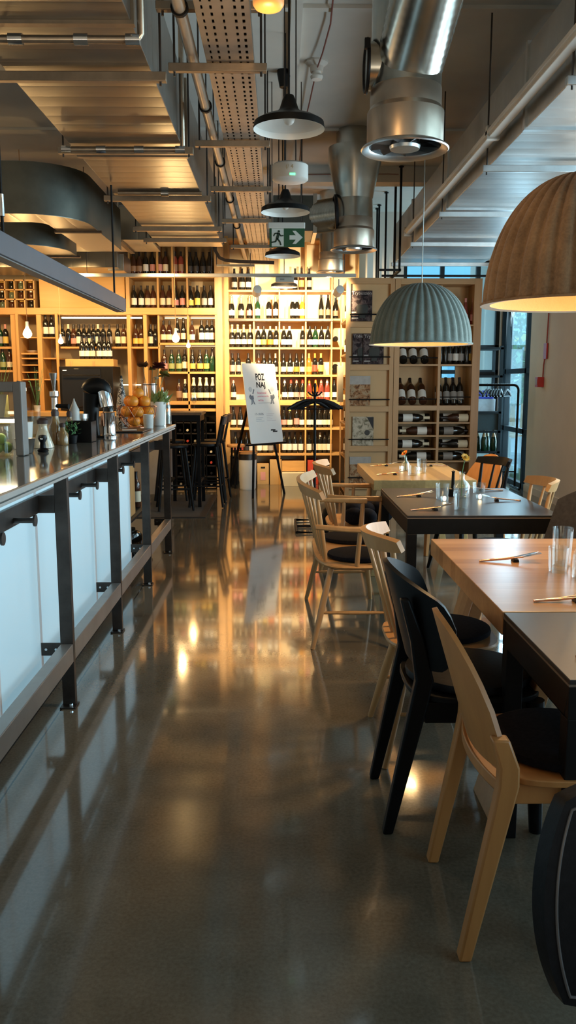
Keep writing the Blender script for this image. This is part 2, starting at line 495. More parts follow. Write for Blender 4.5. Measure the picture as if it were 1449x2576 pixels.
def patio(x, y, lab):
    c = thing('patio_chair', lab, 'chair', (x, y, 0), 0.5, 'patio chairs outside')
    m = MB(); m.box((0, 0, 0.45), (0.44, 0.42, 0.03)); m.build('seat', PALEWOOD, c)
    MB().box((0, 0.2, 0.72), (0.44, 0.03, 0.24)).build('backrest', PALEWOOD, c)
    for a in (-1, 1):
        for b in (-1, 1): MB().cyl((a * 0.2, b * 0.18, 0), (a * 0.18, b * 0.17, 0.45), 0.015).build('leg', WHITEPLASTIC, c)
patio(4.55, 16.4, 'pale wooden patio chair outside behind the hanger rack')

# ------------------------------------------------------------------ ventilation under the ceiling
def duct_mat(name, c, per=0.33, rough=0.3, ax=1):
    m, nt, b = nodes(name)
    setp(b, Metallic=1.0)
    v = coords(nt); n = noise(nt, v, 3, 4, 0.6); n2 = noise(nt, coords(nt, (1, 14, 1) if ax == 1 else (14, 1, 1)), 2, 3)
    nt.links.new(ramp(nt, n, [(0.3, [x * 0.82 for x in c]), (0.7, c)]), b.inputs['Base Color'])
    sx = nt.nodes.new('ShaderNodeSeparateXYZ'); t = nt.nodes.new('ShaderNodeTexCoord'); nt.links.new(t.outputs['Object'], sx.inputs[0])
    s = math_(nt, 'SINE', math_(nt, 'MULTIPLY', sx.outputs[ax], 2 * PI / per))
    h = math_(nt, 'ADD', math_(nt, 'MULTIPLY', math_(nt, 'POWER', math_(nt, 'ABSOLUTE', s), 0.25), 1.0), math_(nt, 'MULTIPLY', n2, 0.25))
    bump(nt, b, h, 0.12, 0.02)
    nt.links.new(math_(nt, 'ADD', math_(nt, 'MULTIPLY', n, 0.16), rough - 0.06), b.inputs['Roughness'])
    return m
DUCTL = duct_mat('duct_sheet_warm', (0.41, 0.41, 0.385))
DUCTR = duct_mat('duct_sheet_cool', (0.60, 0.62, 0.62), 0.33, 0.36)
DUCTX = duct_mat('duct_sheet_cross', (0.42, 0.41, 0.36), 0.4, 0.3, 0)
t = thing('ventilation_duct', 'long rectangular galvanised duct under the ceiling above the bar', 'duct', (-1.0, 4.2, 3.0))
MB().bb(-0.36, 0.367, -6.5, 5.75, 0.02, 0.5).build('duct_body', DUCTL, t, 0, 0.004)
for y in (-0.3, 1.85, 4.6):
    m = MB().bb(-0.375, 0.382, y - 0.02, y + 0.02, 0.005, 0.515)
    m.build('flange', BARCH, t, 0, label='raised flange of the duct')
t = thing('ventilation_duct', 'long pale rectangular duct under the ceiling above the tables', 'duct', (2.10, 4.2, 3.0))
MB().bb(-0.58, 0.58, -6.5, 7.2, 0.02, 0.5).build('duct_body', DUCTR, t, 0, 0.004)
for y in (-0.9, 1.2, 3.6, 5.6):
    MB().bb(-0.595, 0.595, y - 0.02, y + 0.02, 0.005, 0.515).build('flange', GALVW, t, 0)
CROSS = ['nearest', 'second', 'third', 'fourth', 'fifth', 'sixth']
def hanger(x0, x1, y, z, label, m, group, round_=False, top=4.0, d=0.045, rods=(True, True)):
    t = thing('duct_hanger', label, 'hanger', ((x0 + x1) / 2, y, z), 0, group)
    h = (x1 - x0) / 2
    mb = MB()
    if round_: mb.cyl((-h, 0, 0), (h, 0, 0), 0.017, None, 12)
    else: mb.bb(-h, h, -0.02, 0.02, -d / 2, d / 2)
    mb.build('crossbar', m, t, 40, 0 if round_ else 0.003)
    for s, on in zip((-1, 1), rods):
        if on: MB().cyl((s * (h - 0.03), 0, -0.04), (s * (h - 0.03), 0, top - z), 0.006, None, 8).build('threaded_rod', STEEL, t)
    return t
for i, y in enumerate((4.46, 5.80, 7.25, 8.63, 9.3)):
    hanger(-1.44, -0.555, y, 2.985, 'steel strut holding up the duct above the bar, %s from the viewer' % CROSS[i], BARCH, 'struts under the bar duct')
def conduit(pts, label, clips=(), r=0.016):
    t = thing('conduit_pipe', label, 'pipe', pts[0], 0, 'conduit pipes crossing under the bar duct')
    o = Vector(pts[0])
    MB().tube([Vector(p) - o for p in pts], r, 12).build('tube', COPPERPIPE, t)
    for p in clips:
        q = Vector(p) - o
        MB().cyl(q - Vector((0.03, 0, 0)), q + Vector((0.03, 0, 0)), r * 1.5, None, 12).build('coupler', CHROME, t)
conduit([(-1.6, 3.85, 2.93), (-0.6, 3.85, 2.93), (-0.585, 3.85, 2.95), (-0.585, 3.85, 4.0)], 'thin metal conduit nearest the viewer, turning up at its end', [(-1.12, 3.85, 2.93), (-0.84, 3.85, 2.93), (-0.62, 3.85, 2.93)])
conduit([(-1.36, 5.60, 2.94), (-0.62, 5.60, 2.94), (-0.605, 5.60, 2.955), (-0.605, 5.60, 4.0)], 'thin metal conduit under the bar duct beside its second strut', [(-1.34, 5.60, 2.94), (-1.12, 5.60, 2.94), (-0.88, 5.60, 2.94), (-0.62, 5.60, 2.94)])
conduit([(-1.30, 7.12, 3.003), (-0.62, 7.12, 3.003)], 'thin metal conduit under the bar duct beside its third strut', [(-0.92, 7.12, 2.999)])
for i, y in enumerate((4.43, 6.16, 7.78, 9.42, 10.97)):
    hanger(1.44, 2.76, y, 2.965, 'pale strut holding up the duct above the tables, %s from the viewer' % CROSS[i], GALVW, 'struts under the table duct')
t = thing('cable_channel', 'white cable channel running along the lower edge of the right duct', 'channel', (1.44, 4.0, 3.13))
MB().bb(-0.03, 0.03, -6, 5.65, -0.03, 0.03).build('channel', WHITEPLASTIC, t, 0, 0.004)
MB().bb(-0.045, -0.03, -6, 5.65, -0.012, 0.012).build('cover_strip', WHITEENAMEL, t, 0)
for y in (-1.5, 1.9, 5.6): MB().box((0, y, 0), (0.09, 0.05, 0.09)).build('bracket', WHITEPLASTIC, t, 0, 0.004)
# perforated tray with its struts
def tray_mat():
    m, nt, b = nodes('perforated_tray'); setp(b, Metallic=0.8, Roughness=0.4)
    nt.links.new(ramp(nt, noise(nt, coords(nt), 5, 3), [(0.3, (0.38, 0.36, 0.33)), (0.7, (0.50, 0.47, 0.43))]), b.inputs['Base Color'])
    sx = nt.nodes.new('ShaderNodeSeparateXYZ'); t = nt.nodes.new('ShaderNodeTexCoord'); nt.links.new(t.outputs['Object'], sx.inputs[0])
    row = None
    for x, k in ((-0.09, 0.0045), (-0.05, 0.0055), (0.0, 0.005), (0.055, 0.006), (0.09, 0.0065)):
        l = math_(nt, 'LESS_THAN', math_(nt, 'ABSOLUTE', math_(nt, 'SUBTRACT', sx.outputs[0], x)), k)
        row = l if row is None else math_(nt, 'MAXIMUM', row, l)
    per = math_(nt, 'LESS_THAN', math_(nt, 'FRACT', math_(nt, 'MULTIPLY', sx.outputs[1], 14.0)), 0.5)
    hole = math_(nt, 'MULTIPLY', row, per)
    tr = nt.nodes.new('ShaderNodeBsdfTransparent'); mx = nt.nodes.new('ShaderNodeMixShader')
    nt.links.new(hole, mx.inputs[0]); nt.links.new(b.outputs[0], mx.inputs[1]); nt.links.new(tr.outputs[0], mx.inputs[2])
    nt.links.new(mx.outputs[0], nt.nodes['Material Output'].inputs[0])
    return m
t = thing('cable_tray', 'perforated metal cable tray running along the middle of the ceiling', 'tray', (-0.243, 4.0, 3.1))
MB().bb(-0.118, 0.118, -6, 8.0, 0, 0.003).build('tray_bottom', tray_mat(), t, 0)
MB().bb(-0.121, -0.118, -6, 8.0, 0, 0.07).build('side_rail', GALV, t, 0)
MB().bb(0.118, 0.121, -6, 8.0, 0, 0.07).build('side_rail', GALV, t, 0)
MB().bb(-0.11, 0.11, -6, 8.0, 0.05, 0.06).build('lid', BLACKMETAL, t, 0, label='dark cables lying in the tray')
for i, y in enumerate((4.16, 4.59, 5.97, 7.31, 8.70, 10.29)):
    hanger(-0.56, -0.055, y, 3.075 if i else 3.19, 'bronze strut carrying the perforated tray, %s from the viewer' % CROSS[i], BARCH, 'struts under the perforated tray', d=0.04)
t = thing('ceiling_pipe', 'pale round pipe running beside the perforated tray', 'pipe', (-0.44, 4.0, 3.14))
MB().cyl((0, -6, 0), (0, 8.0, 0), 0.03, None, 14).build('tube', plain('painted_pipe', (0.50, 0.43, 0.34), 0.35, 0.4, 0.08, 5), t)
for y in (0.05, 1.4, 2.7, 4.0, 5.3, 6.6):
    MB().lathe([(0.031, -0.012), (0.04, -0.012), (0.04, 0.012), (0.031, 0.012)], n=16).build('clamp', BLACKMETAL, t, 30).matrix_local = Matrix.Translation((0, y, 0)) @ Matrix.Rotation(PI / 2, 4, 'X')
# branch ducts at upper left
def elbow(loc, label, wd, ln):
    t = thing('branch_duct', label, 'duct', loc)
    def arc(r):
        return [(-0.35 + r * math.sin(PI / 2 * i / 10), -0.35 + 0.5 - r * math.cos(PI / 2 * i / 10)) for i in range(11)]
    path = [(-2.4, -0.35)] + arc(0.5) + [(0.15, ln)]
    inner = [(-2.4, 0.15 - (0.5 - wd))] + arc(0.5 - wd) + [(0.15 - wd, ln)]
    MB().prism([(x, y, 0.003) for x, y in path] + [(x, y, 0.003) for x, y in reversed(inner)], (0, 0, 0.40)).build('duct_body', DARKDUCT, t, 30)
    MB().prism([(x, y, -0.002) for x, y in path] + [(x, y, -0.002) for x, y in reversed(inner)], (0, 0, 0.004)).build('bottom_sheet', DUCTX, t, 0)
    for x in (-0.62, -0.72): MB().box((x, -0.15, -0.02), (0.025, 0.5, 0.025)).build('support_bar', CHROME, t)
    MB().cyl((-0.68, -0.37, -0.02), (-0.68, -0.37, 4.0 - loc[2]), 0.008).build('threaded_rod', STEEL, t)
    MB().box((-0.02, 0.40, -0.015), (0.42, 0.04, 0.02)).build('support_bar', STEEL, t)
elbow((-1.76, 7.36, 2.82), 'dark branch duct bending round over the bar, nearer of two', 0.36, 1.55)
elbow((-2.30, 8.85, 2.82), 'dark branch duct bending round over the bar, farther of two', 0.40, 0.41)
t = thing('branch_duct', 'straight galvanised branch duct crossing above the back bar', 'duct', (-2.3, 9.72, 2.99))
MB().bb(-0.9, 0.925, -0.42, 0.42, 0, 0.34).build('duct_body', DUCTX, t, 0, 0.004)
for x in (-0.2, 0.6): 
    m = MB().box((x, 0.0, -0.012), (0.05, 0.86, 0.02)); m.build('support_bar', STEEL, t)
MB().cyl((0.6, -0.43, -0.02), (0.6, -0.43, 1.01), 0.008).build('threaded_rod', CHROME, t)
t = thing('branch_duct', 'short low duct end seen under the straight branch above the back bar', 'duct', (-2.3, 10.9, 2.86))
MB().bb(-1.6, 0.35, -0.4, 0.35, 0, 0.3).build('duct_body', DUCTX, t, 0, 0.004)
MB().box((0.3, 0, 0.08), (0.2, 0.5, 0.2)).build('end_box', GALV, t, 0, 0.004)

# round diffusers
def spiral_mat():
    m, nt, b = nodes('spiral_duct'); setp(b, Metallic=1.0, Roughness=0.24)
    nt.links.new(ramp(nt, noise(nt, coords(nt), 5, 3), [(0.3, (0.42, 0.42, 0.38)), (0.7, (0.60, 0.59, 0.54))]), b.inputs['Base Color'])
    return m
SPIRAL = spiral_mat()
def diffuser(loc, k, label, top, elbow=None, ribs=True):
    t = thing('air_diffuser', label, 'air diffuser', loc, 0, 'round air diffusers')
    r = 0.19 * k
    MB().lathe([(r * 0.98, 0.30 * k), (r, 0.29 * k), (r, 4.0 - loc[2]), (r * 0.98, 4.0 - loc[2])], n=40).build('duct_drop', SPIRAL, t, 30)
    c = MB().lathe([(r * 1.09, 0.015 * k), (r * 1.10, 0.02 * k), (r * 1.10, 0.19 * k), (r * 1.02, 0.215 * k), (r * 1.015, 0.31 * k), (r, 0.315 * k)], n=40)
    c.build('collar', plain('collar_steel', (0.46, 0.38, 0.30), 0.34, 0.9, 0.1, 6), t, 30)
    MB().lathe([(r * 1.03, 0.20 * k), (r * 1.03, 0.018 * k), (r * 1.08, 0.008 * k), (r * 1.24, -0.004 * k), (r * 1.27, 0.002 * k), (r * 1.24, 0.012 * k), (r * 1.10, 0.025 * k)], n=40).build('flared_rim', GALVW, t, 30)
    vm = MB()
    for i in range(9):
        a = 2 * PI * i / 9
        p = Vector((math.cos(a), math.sin(a), 0)); q = Vector((math.cos(a + 0.55), math.sin(a + 0.55), 0))
        vm.add([p * r * 0.45 + Vector((0, 0, 0.02 * k)), p * r * 1.0 + Vector((0, 0, 0.015 * k)), q * r * 1.0 + Vector((0, 0, 0.06 * k)), q * r * 0.45 + Vector((0, 0, 0.07 * k))], [(0, 1, 2, 3)])
    vm.build('swirl_vanes', plain('vane_grey', (0.10, 0.10, 0.10), 0.4, 0.5), t, 0)
    MB().lathe([(0, 0.0), (r * 0.42, 0.004 * k), (r * 0.45, 0.02 * k), (r * 0.42, 0.05 * k), (0, 0.055 * k)], n=28).build('centre_disc', GALVW, t, 30)
    MB().disc((0, 0, 0.2 * k), r * 1.02, 32, False).build('inner_baffle', BLACKMETAL, t, 0)
    if elbow:
        p0, p1, rr = elbow
        p0, p1 = Vector(p0), Vector(p1)
        n = 36; pts = []; rs = []
        for i in range(n * 2 + 1):
            f = i / (n * 2)
            pts.append(p0.lerp(p1, f)); rs.append(rr * (1.0 if i % 2 else 1.03))
        MB().tube(pts, rs, 36).build('spiral_pipe', SPIRAL, t, 60)
    return t
d = diffuser((0.697, 4.83, 2.74), 1.0, 'large round air diffuser nearest the viewer, at the end of a spiral pipe', 1.0, ((0.01, 0.0, 0.42), (0.17, -1.3, 1.33), 0.178))
MB().cyl((-0.13, 0.0, 0.43), (-0.215, 0.0, 0.43), 0.12, 0.12, 28).build('end_cap', SPIRAL, d, 30)
MB().tube([(-0.216, -0.13 * math.cos(a), 0.43 + 0.13 * math.sin(a)) for a in [i * PI / 8 for i in range(16)]], 0.01, 8, closed=True).build('clamp_ring', BLACKMETAL, d)
MB().box((-0.225, -0.12, 0.50), (0.03, 0.03, 0.05)).build('clamp_bolt', BLACKMETAL, d)
d = diffuser((0.783, 8.94, 2.83), 1.0, 'round air diffuser in the middle, fed by a grey box duct', 1.0, ((0, 0, 0.38), (-0.40, 0.40, 0.40), 0.165))
MB().lathe([(0.19, 0.5), (0.21, 0.62), (0.27, 0.86), (0.27, 1.0)], n=40).build('flared_saddle', SPIRAL, d, 40)
MB().lathe([(0.160, 0.0), (0.182, 0.01), (0.182, 0.03), (0.160, 0.04)], n=32).build('clamp_ring', BLACKMETAL, d, 30).matrix_local = Matrix.Translation((-0.17, 0.0, 0.37)) @ Matrix.Rotation(-PI / 2 - 0.05, 4, 'Y')
diffuser(tuple(atY(832, 686, 11.7)), 0.83, 'small round air diffuser farthest away over the lit wine wall', 0.95)
t = thing('box_duct', 'dark rectangular duct behind the second black pendant lamp', 'duct', (-0.05, 9.36, 3.06))
MB().bb(0.0, 0.42, -0.2, 0.5, 0, 0.36).build('duct_body', DARKDUCT, t, 0, 0.004)
MB().bb(0.42, 0.46, -0.2, 0.5, -0.02, 0.38).build('flange', GALV, t, 0)
for x in (0.06, 0.3): MB().cyl((x, -0.21, 0.0), (x, -0.21, 0.98), 0.006, None, 8).build('threaded_rod', STEEL, t)

# smoke detector, emergency light, exit sign
t = thing('smoke_detector', 'white smoke detector on the ceiling beside the large spiral pipe', 'smoke detector', (0.31, 7.1, 3.86))
MB().lathe([(0, 0.14), (0.09, 0.14), (0.09, 0.125), (0.055, 0.10), (0.05, 0.06), (0, 0.06)], n=28).build('base', WHITEPLASTIC, t, 40)
MB().lathe([(0, 0.0), (0.042, 0.004), (0.05, 0.02), (0.05, 0.03), (0.035, 0.035), (0.035, 0.06), (0, 0.06)], n=28).build('sensor_head', WHITEENAMEL, t, 40)
t = thing('red_cable', 'thin dark red cable drooping down the ceiling past the smoke detector', 'cable', (0.34, 6.0, 3.97))
MB().tube([(0.02, -0.3, 0.0), (0.03, 0.3, -0.01), (0.0, 0.8, -0.02), (-0.03, 1.1, -0.03), (-0.06, 2.0, -0.02), (-0.10, 2.9, -0.01), (-0.10, 4.1, -0.14)], 0.006, 6).build('cable', plain('red_cable', (0.20, 0.06, 0.05), 0.6), t)
tag(MB().tube([(0.33, 10.33, 3.90), (0.8, 10.33, 3.905), (1.3, 10.33, 3.91), (1.42, 10.30, 3.90)], 0.006, 6).build('beam_cable', plain('beam_cable', (0.25, 0.12, 0.09), 0.6)), 'thin cable clipped along the white ceiling beam', 'cable')
t = thing('emergency_light', 'round white emergency light with a small green lamp, hung above the aisle', 'emergency light', (0.077, 5.48, 2.72))
MB().lathe([(0, 0), (0.10, 0.003), (0.112, 0.012), (0.112, 0.095), (0.10, 0.105), (0, 0.108)], n=40).build('housing', WHITEPLASTIC, t, 40)
MB().box((0.012, -0.111, 0.022), (0.035, 0.006, 0.012)).build('indicator_lamp', emit('green_indicator', (0.05, 1.0, 0.35), 1.6), t)
lv, lf = text_mb('(/ 4', 0.035)
MB().add([(v.x - 0.03, -0.1135, v.y + 0.055) for v in lv], lf).build('printed_mark', plain('print_ochre', (0.42, 0.30, 0.14), 0.6), t, 0)
for x in (-0.035, 0.035): MB().cyl((x, 0, 0.1), (x, 0, 1.28), 0.004, None, 8).build('suspension_rod', STEEL, t)
t = thing('exit_sign', 'green exit sign with a running figure and an arrow, hung over the aisle', 'sign', (0.070, 7.56, 2.648))
MB().bb(-0.155, 0.165, -0.02, 0.02, 0.156, 0.205).build('lamp_housing', WHITEPLASTIC, t, 0, 0.005)
sgn = MB().bb(-0.145, 0.162, -0.008, 0.008, 0, 0.158).build('sign_panel', plain('exit_green', (0.012, 0.075, 0.028), 0.5, 0, 0.08, 10), t, 0, 0.002)
WSIGN = plain('sign_white', (0.62, 0.64, 0.58), 0.6, 0, 0.03, 10)
GSIGN = plain('sign_dark', (0.010, 0.03, 0.014), 0.6, 0, 0.05, 10)
MB().bb(-0.125, -0.02, -0.0105, -0.008, 0.004, 0.154).build('white_field', WSIGN, sgn, 0)
ar = [(0.03, 0.062), (0.085, 0.062), (0.055, 0.025), (0.085, 0.025), (0.145, 0.08), (0.085, 0.135), (0.055, 0.135), (0.085, 0.098), (0.03, 0.098)]
MB().prism([(x, -0.0105, z) for x, z in ar], (0, 0.0025, 0)).build('arrow', WSIGN, sgn, 0)
fg = MB()
def limb(a, b, w):
    a = Vector((a[0], -0.0125, a[1])); b = Vector((b[0], -0.0125, b[1])); d = nrm(b - a); n = Vector((-d.z, 0, d.x)) * w / 2
    fg.prism([a - n, b - n, b + n, a + n], (0, 0.002, 0))
fg.cyl((-0.062, -0.0125, 0.130), (-0.062, -0.0105, 0.130), 0.010, None, 14)
limb((-0.064, 0.118), (-0.078, 0.066), 0.024); limb((-0.078, 0.07), (-0.055, 0.045), 0.014); limb((-0.055, 0.047), (-0.045, 0.015), 0.012)
limb((-0.08, 0.07), (-0.092, 0.042), 0.014); limb((-0.09, 0.044), (-0.128, 0.038), 0.012)
limb((-0.062, 0.116), (-0.045, 0.090), 0.010); limb((-0.046, 0.092), (-0.022, 0.095), 0.010); limb((-0.068, 0.115), (-0.098, 0.112), 0.010); limb((-0.097, 0.113), (-0.108, 0.090), 0.010)
fg.build('running_figure', GSIGN, sgn, 0)
for x in (-0.12, 0.13): MB().cyl((x, 0, 0.2), (x, 0, 1.352), 0.004, None, 8).build('suspension_rod', STEEL, t)

# ------------------------------------------------------------------ black enamel pendants
def pendant(loc, k, label):
    t = thing('pendant_lamp', label, 'pendant lamp', loc, 0, 'black enamel pendant lamps over the aisle')
    r = 0.19 * k
    pr = [(r, 0.0), (r * 0.97, 0.035 * k), (r * 0.78, 0.055 * k), (r * 0.42, 0.075 * k), (r * 0.27, 0.10 * k), (r * 0.18, 0.15 * k), (r * 0.13, 0.17 * k), (0, 0.175 * k)]
    sh = MB().lathe(pr, n=40).build('shade', BLACKENAMEL, t, 40)
    pi = [(r * 0.995, 0.0), (r * 0.96, 0.030 * k), (r * 0.77, 0.05 * k), (r * 0.41, 0.07 * k), (r * 0.26, 0.095 * k), (r * 0.2, 0.12 * k), (0, 0.125 * k)]
    MB().lathe(pi, n=40).build('white_lining', WHITEENAMEL, sh, 40)
    MB().cyl((0, 0, 0.17 * k), (0, 0, 4.0 - loc[2]), 0.005, None, 8).build('cord', BLACKMETAL, t)
    MB().ball((0, 0, 0.05), 0.03 * k, 16, 10).build('bulb', WHITEPLASTIC, sh)
    return t
pendant(tuple(atY(727, 326, 4.54)), 0.97, 'black pendant lamp nearest the viewer, white inside')
pendant(tuple(atY(718, 535, 6.56)), 0.97, 'black pendant lamp second from the viewer, just above the exit sign')
pendant(tuple(atY(711, 645, 8.98)), 0.97, 'black pendant lamp third from the viewer, just below the exit sign')
pendant(tuple(atY(715, 722, 11.75)), 0.97, 'black pendant lamp farthest away, before the lit wine wall')
t = thing('ceiling_rose', 'small black cup fixed to the ceiling above the nearest pendant', 'ceiling cup', (0.05, 7.3, 3.87))
MB().lathe([(0.0, 0.0), (0.035, 0.0), (0.055, 0.10), (0.055, 0.13), (0.0, 0.13)], n=20).build('cup', BLACKENAMEL, t, 40)
MB().cyl((0, 0, -0.10), (0, 0, 0.0), 0.004, None, 8).build('cord', BLACKMETAL, t)

# ------------------------------------------------------------------ felt dome lamps
def felt(name, c1, c2, scale):
    m, nt, b = nodes(name); setp(b, Roughness=0.95, Specular_IOR_Level=0.15, Sheen_Weight=0.25)
    f = noise(nt, coords(nt), scale, 6, 0.7); g = noise(nt, coords(nt), scale * 14, 2)
    h = math_(nt, 'ADD', math_(nt, 'MULTIPLY', f, 0.75), math_(nt, 'MULTIPLY', g, 0.25))
    nt.links.new(ramp(nt, h, [(0.3, c1), (0.7, c2)]), b.inputs['Base Color']); bump(nt, b, g, 0.3, 0.004)
    return m
FELTB = felt('brown_felt', (0.16, 0.095, 0.054), (0.47, 0.275, 0.14), 7)
FELTT = felt('grey_green_felt', (0.145, 0.172, 0.152), (0.25, 0.29, 0.262), 9)
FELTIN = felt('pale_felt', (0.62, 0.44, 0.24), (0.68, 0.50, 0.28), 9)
def dome(loc, r, h, mat, ribs, amp, label, power):
    t = thing('dome_lamp', label, 'dome lamp', loc, 0, 'felt dome lamps over the tables')
    pr = []
    for i in range(33):
        a = PI / 2 * i / 32
        pr.append((r * math.cos(a) ** 0.86 if i < 32 else 0.012, h * math.sin(a) ** 1.05 if i else 0.0))
    pr = [(r * 1.018, -0.004), (r * 1.02, 0.006)] + pr
    def fn(rr, z, a):
        if z <= 0.008 and rr > r: return rr
        k = min(1, rr / (r * 0.35)) * min(1, z / 0.03 + 0.2)
        s = math.cos(ribs * a); s = s if s > 0 else s * 0.55
        return rr - amp * k * (0.5 + 0.5 * s) ** 2
    sh = MB().lathe(pr, n=ribs * 10, fn=fn).build('shade', mat, t, 60)
    pi = []
    for i in range(25):
        a = PI / 2 * i / 24
        pi.append((max(0.004, (r - amp - 0.012) * math.cos(a) ** 0.86), (h - 0.02) * math.sin(a) ** 1.05))
    pi = [(r * 1.018, -0.004)] + pi
    MB().lathe(pi, n=72).build('lining', FELTIN, sh, 60, label='pale lit inside of the dome')
    MB().cyl((0, 0, h - 0.01), (0, 0, 4.0 - loc[2]), 0.004, None, 8).build('cord', GALV, t)
    lh = MB().cyl((0, 0, h * 0.55), (0, 0, h - 0.02), 0.022, None, 14).build('lamp_holder', WHITEPLASTIC, t)
    MB().ball((0, 0, h * 0.45), 0.045, 18, 12).build('bulb', emit('dome_bulb', (1.0, 0.68, 0.32), 2.5), lh)
    light('dome_lamp_light', 'POINT', (loc[0], loc[1], loc[2] + h * 0.36), power * 0.16, (1.0, 0.62, 0.26), None, shadow_soft_size=0.05)
    light('dome_lamp_beam', 'SPOT', (loc[0], loc[1], loc[2] + h * 0.34), power, (1.0, 0.60, 0.25), (loc[0], loc[1], 0), spot_size=R(128), spot_blend=0.5, shadow_soft_size=0.11)
    return t
dome((1.283, 3.66, 1.812), 0.40, 0.535, FELTB, 32, 0.022, 'large brown felt dome lamp hanging at the right over the oak table', 60)
dome((1.126, 6.72, 1.778), 0.40, 0.47, FELTT, 34, 0.018, 'grey green ribbed felt dome lamp hanging over the farther tables', 75)

# ------------------------------------------------------------------ rail across the room, linear lamp, bulbs
t = thing('ceiling_rail', 'pale horizontal rail hung across the room before the wine wall', 'rail', (-0.7, 10.4, 2.757))
MB().bb(-1.8, 1.64, -0.02, 0.02, -0.02, 0.02).build('rail', RAILGREY, t, 0, 0.003)
for x in (-1.6, -0.1, 1.5): MB().cyl((x, 0, 0), (x, 0, 1.24), 0.004, None, 8).build('suspension_rod', STEEL, t)
t = thing('track_adapter', 'pale box hung on the rail above the farthest black pendant', 'adapter box', (0.08, 10.36, 2.66))
MB().box((0, 0, 0.04), (0.22, 0.08, 0.06)).build('box', RAILGREY, t, 0, 0.006)
MB().box((-0.03, -0.042, 0.04), (0.05, 0.004, 0.02)).build('socket', GREYPAINT, t)
def spot(loc, aim, label):
    t = thing('track_spot', label, 'spotlight', loc, 0, 'white track spotlights')
    v = nrm(Vector(aim) - Vector(loc))
    MB().cyl((0, 0, 0.06), (0, 0, 0.14), 0.008).build('stem', WHITEPLASTIC, t)
    MB().tube([v * -0.07, v * -0.065, v * 0.075, v * 0.085], [0.035, 0.05, 0.055, 0.05], 24).build('head', WHITEPLASTIC, t)
    MB().cyl(v * 0.082, v * 0.088, 0.042, None, 24).build('lens', emit('spot_lens', (1.0, 0.8, 0.5), 3), t)
spot((-0.255, 10.4, 2.575), (-0.5, 12.4, 2.1), 'white track spotlight under the rail at the left of the wine wall')
spot((0.735, 10.4, 2.575), (0.3, 12.4, 2.1), 'white track spotlight under the rail beside the magazine stand')
t = thing('linear_lamp', 'long grey blue hanging beam lamp over the bar, ending mid air', 'linear lamp', (-1.3, 5.36, 2.056))
MB().bb(-0.045, 0.045, -3.4, 1.72, 0, 0.105).build('housing', plain('lamp_grey', (0.115, 0.135, 0.165), 0.5, 0, 0.06, 4), t, 0, 0.004)
MB().bb(-0.03, 0.03, -3.38, 1.70, -0.006, 0.0).build('diffuser', GREYPAINT, t, 0)
for y in (-1.23, 1.5): MB().cyl((-0.005, y, 0.09), (-0.005, y, 0.95 if y > 0 else 0.94), 0.008, None, 10).build('suspension_rod', BLACKMETAL, t)
MB().cyl((-0.005, -1.23, 0.2), (-0.005, -1.23, 0.30), 0.014, None, 12).build('rod_coupler', CHROME, t)
def bulb(px, py, y, r, label, p=7):
    c = atY(px, py, y)
    t = thing('hanging_bulb', label, 'hanging bulb', tuple(c), 0, 'bare glowing bulbs over the bar')
    MB().lathe([(0, -r), (r * 0.6, -r * 0.82), (r * 0.95, -r * 0.3), (r, 0.0), (r * 0.85, r * 0.55), (r * 0.45, r * 1.2), (r * 0.3, r * 1.6), (0, r * 1.65)], n=24).build('bulb', BULB, t)
    MB().cyl((0, 0, r * 1.6), (0, 0, r * 2.7), r * 0.36, None, 14).build('socket', WHITEPLASTIC, t)
    MB().cyl((0, 0, r * 2.7), (0, 0, 3.98 - c.z), 0.0035, None, 8).build('cord', PALEWOOD, t)
    light('bulb_light', 'POINT', (c.x, c.y - r * 1.6, c.z - r), p, WARM, None, shadow_soft_size=r)
bulb(69, 840, 9.6, 0.05, 'glowing bare bulb at far left of the bar, before the niche shelves', 12)
bulb(153, 859, 10.9, 0.034, 'small glowing bare bulb beside the shelf ladder', 7)
bulb(442, 852, 10.0, 0.045, 'larger glowing bare bulb before the right bottle bays', 12)
bulb(474, 870, 11.1, 0.028, 'smaller glowing bare bulb right of the larger one', 6)
light('bulb_light', 'POINT', (-2.45, 6.4, 2.05), 26, WARM, None, shadow_soft_size=0.06)  # stand-in for further bulbs out of frame, added to brighten the bar top

# small glowing amber lamp at the top edge
t = thing('amber_lamp', 'small amber glass lamp glowing beside the perforated tray, nearest the viewer', 'lamp', (-0.035, 3.45, 2.885))
MB().lathe([(0, 0), (0.03, 0.001), (0.05, 0.008), (0.060, 0.022), (0.062, 0.10), (0.055, 0.12), (0, 0.12)], n=28).build('glass_shade', emit('amber_glass', (1.0, 0.42, 0.10), 0.55, (0.35, 0.16, 0.04)), t, 50)
MB().lathe([(0, 0.11), (0.066, 0.11), (0.066, 0.20), (0.03, 0.22), (0, 0.22)], n=28).build('cap', BLACKENAMEL, t, 40)
MB().cyl((0, 0, 0.2), (0, 0, 1.11), 0.006, None, 8).build('stem', BLACKMETAL, t)
light('amber_lamp_light', 'POINT', (-0.035, 3.45, 2.70), 11, (1.0, 0.60, 0.26), None, shadow_soft_size=0.06)
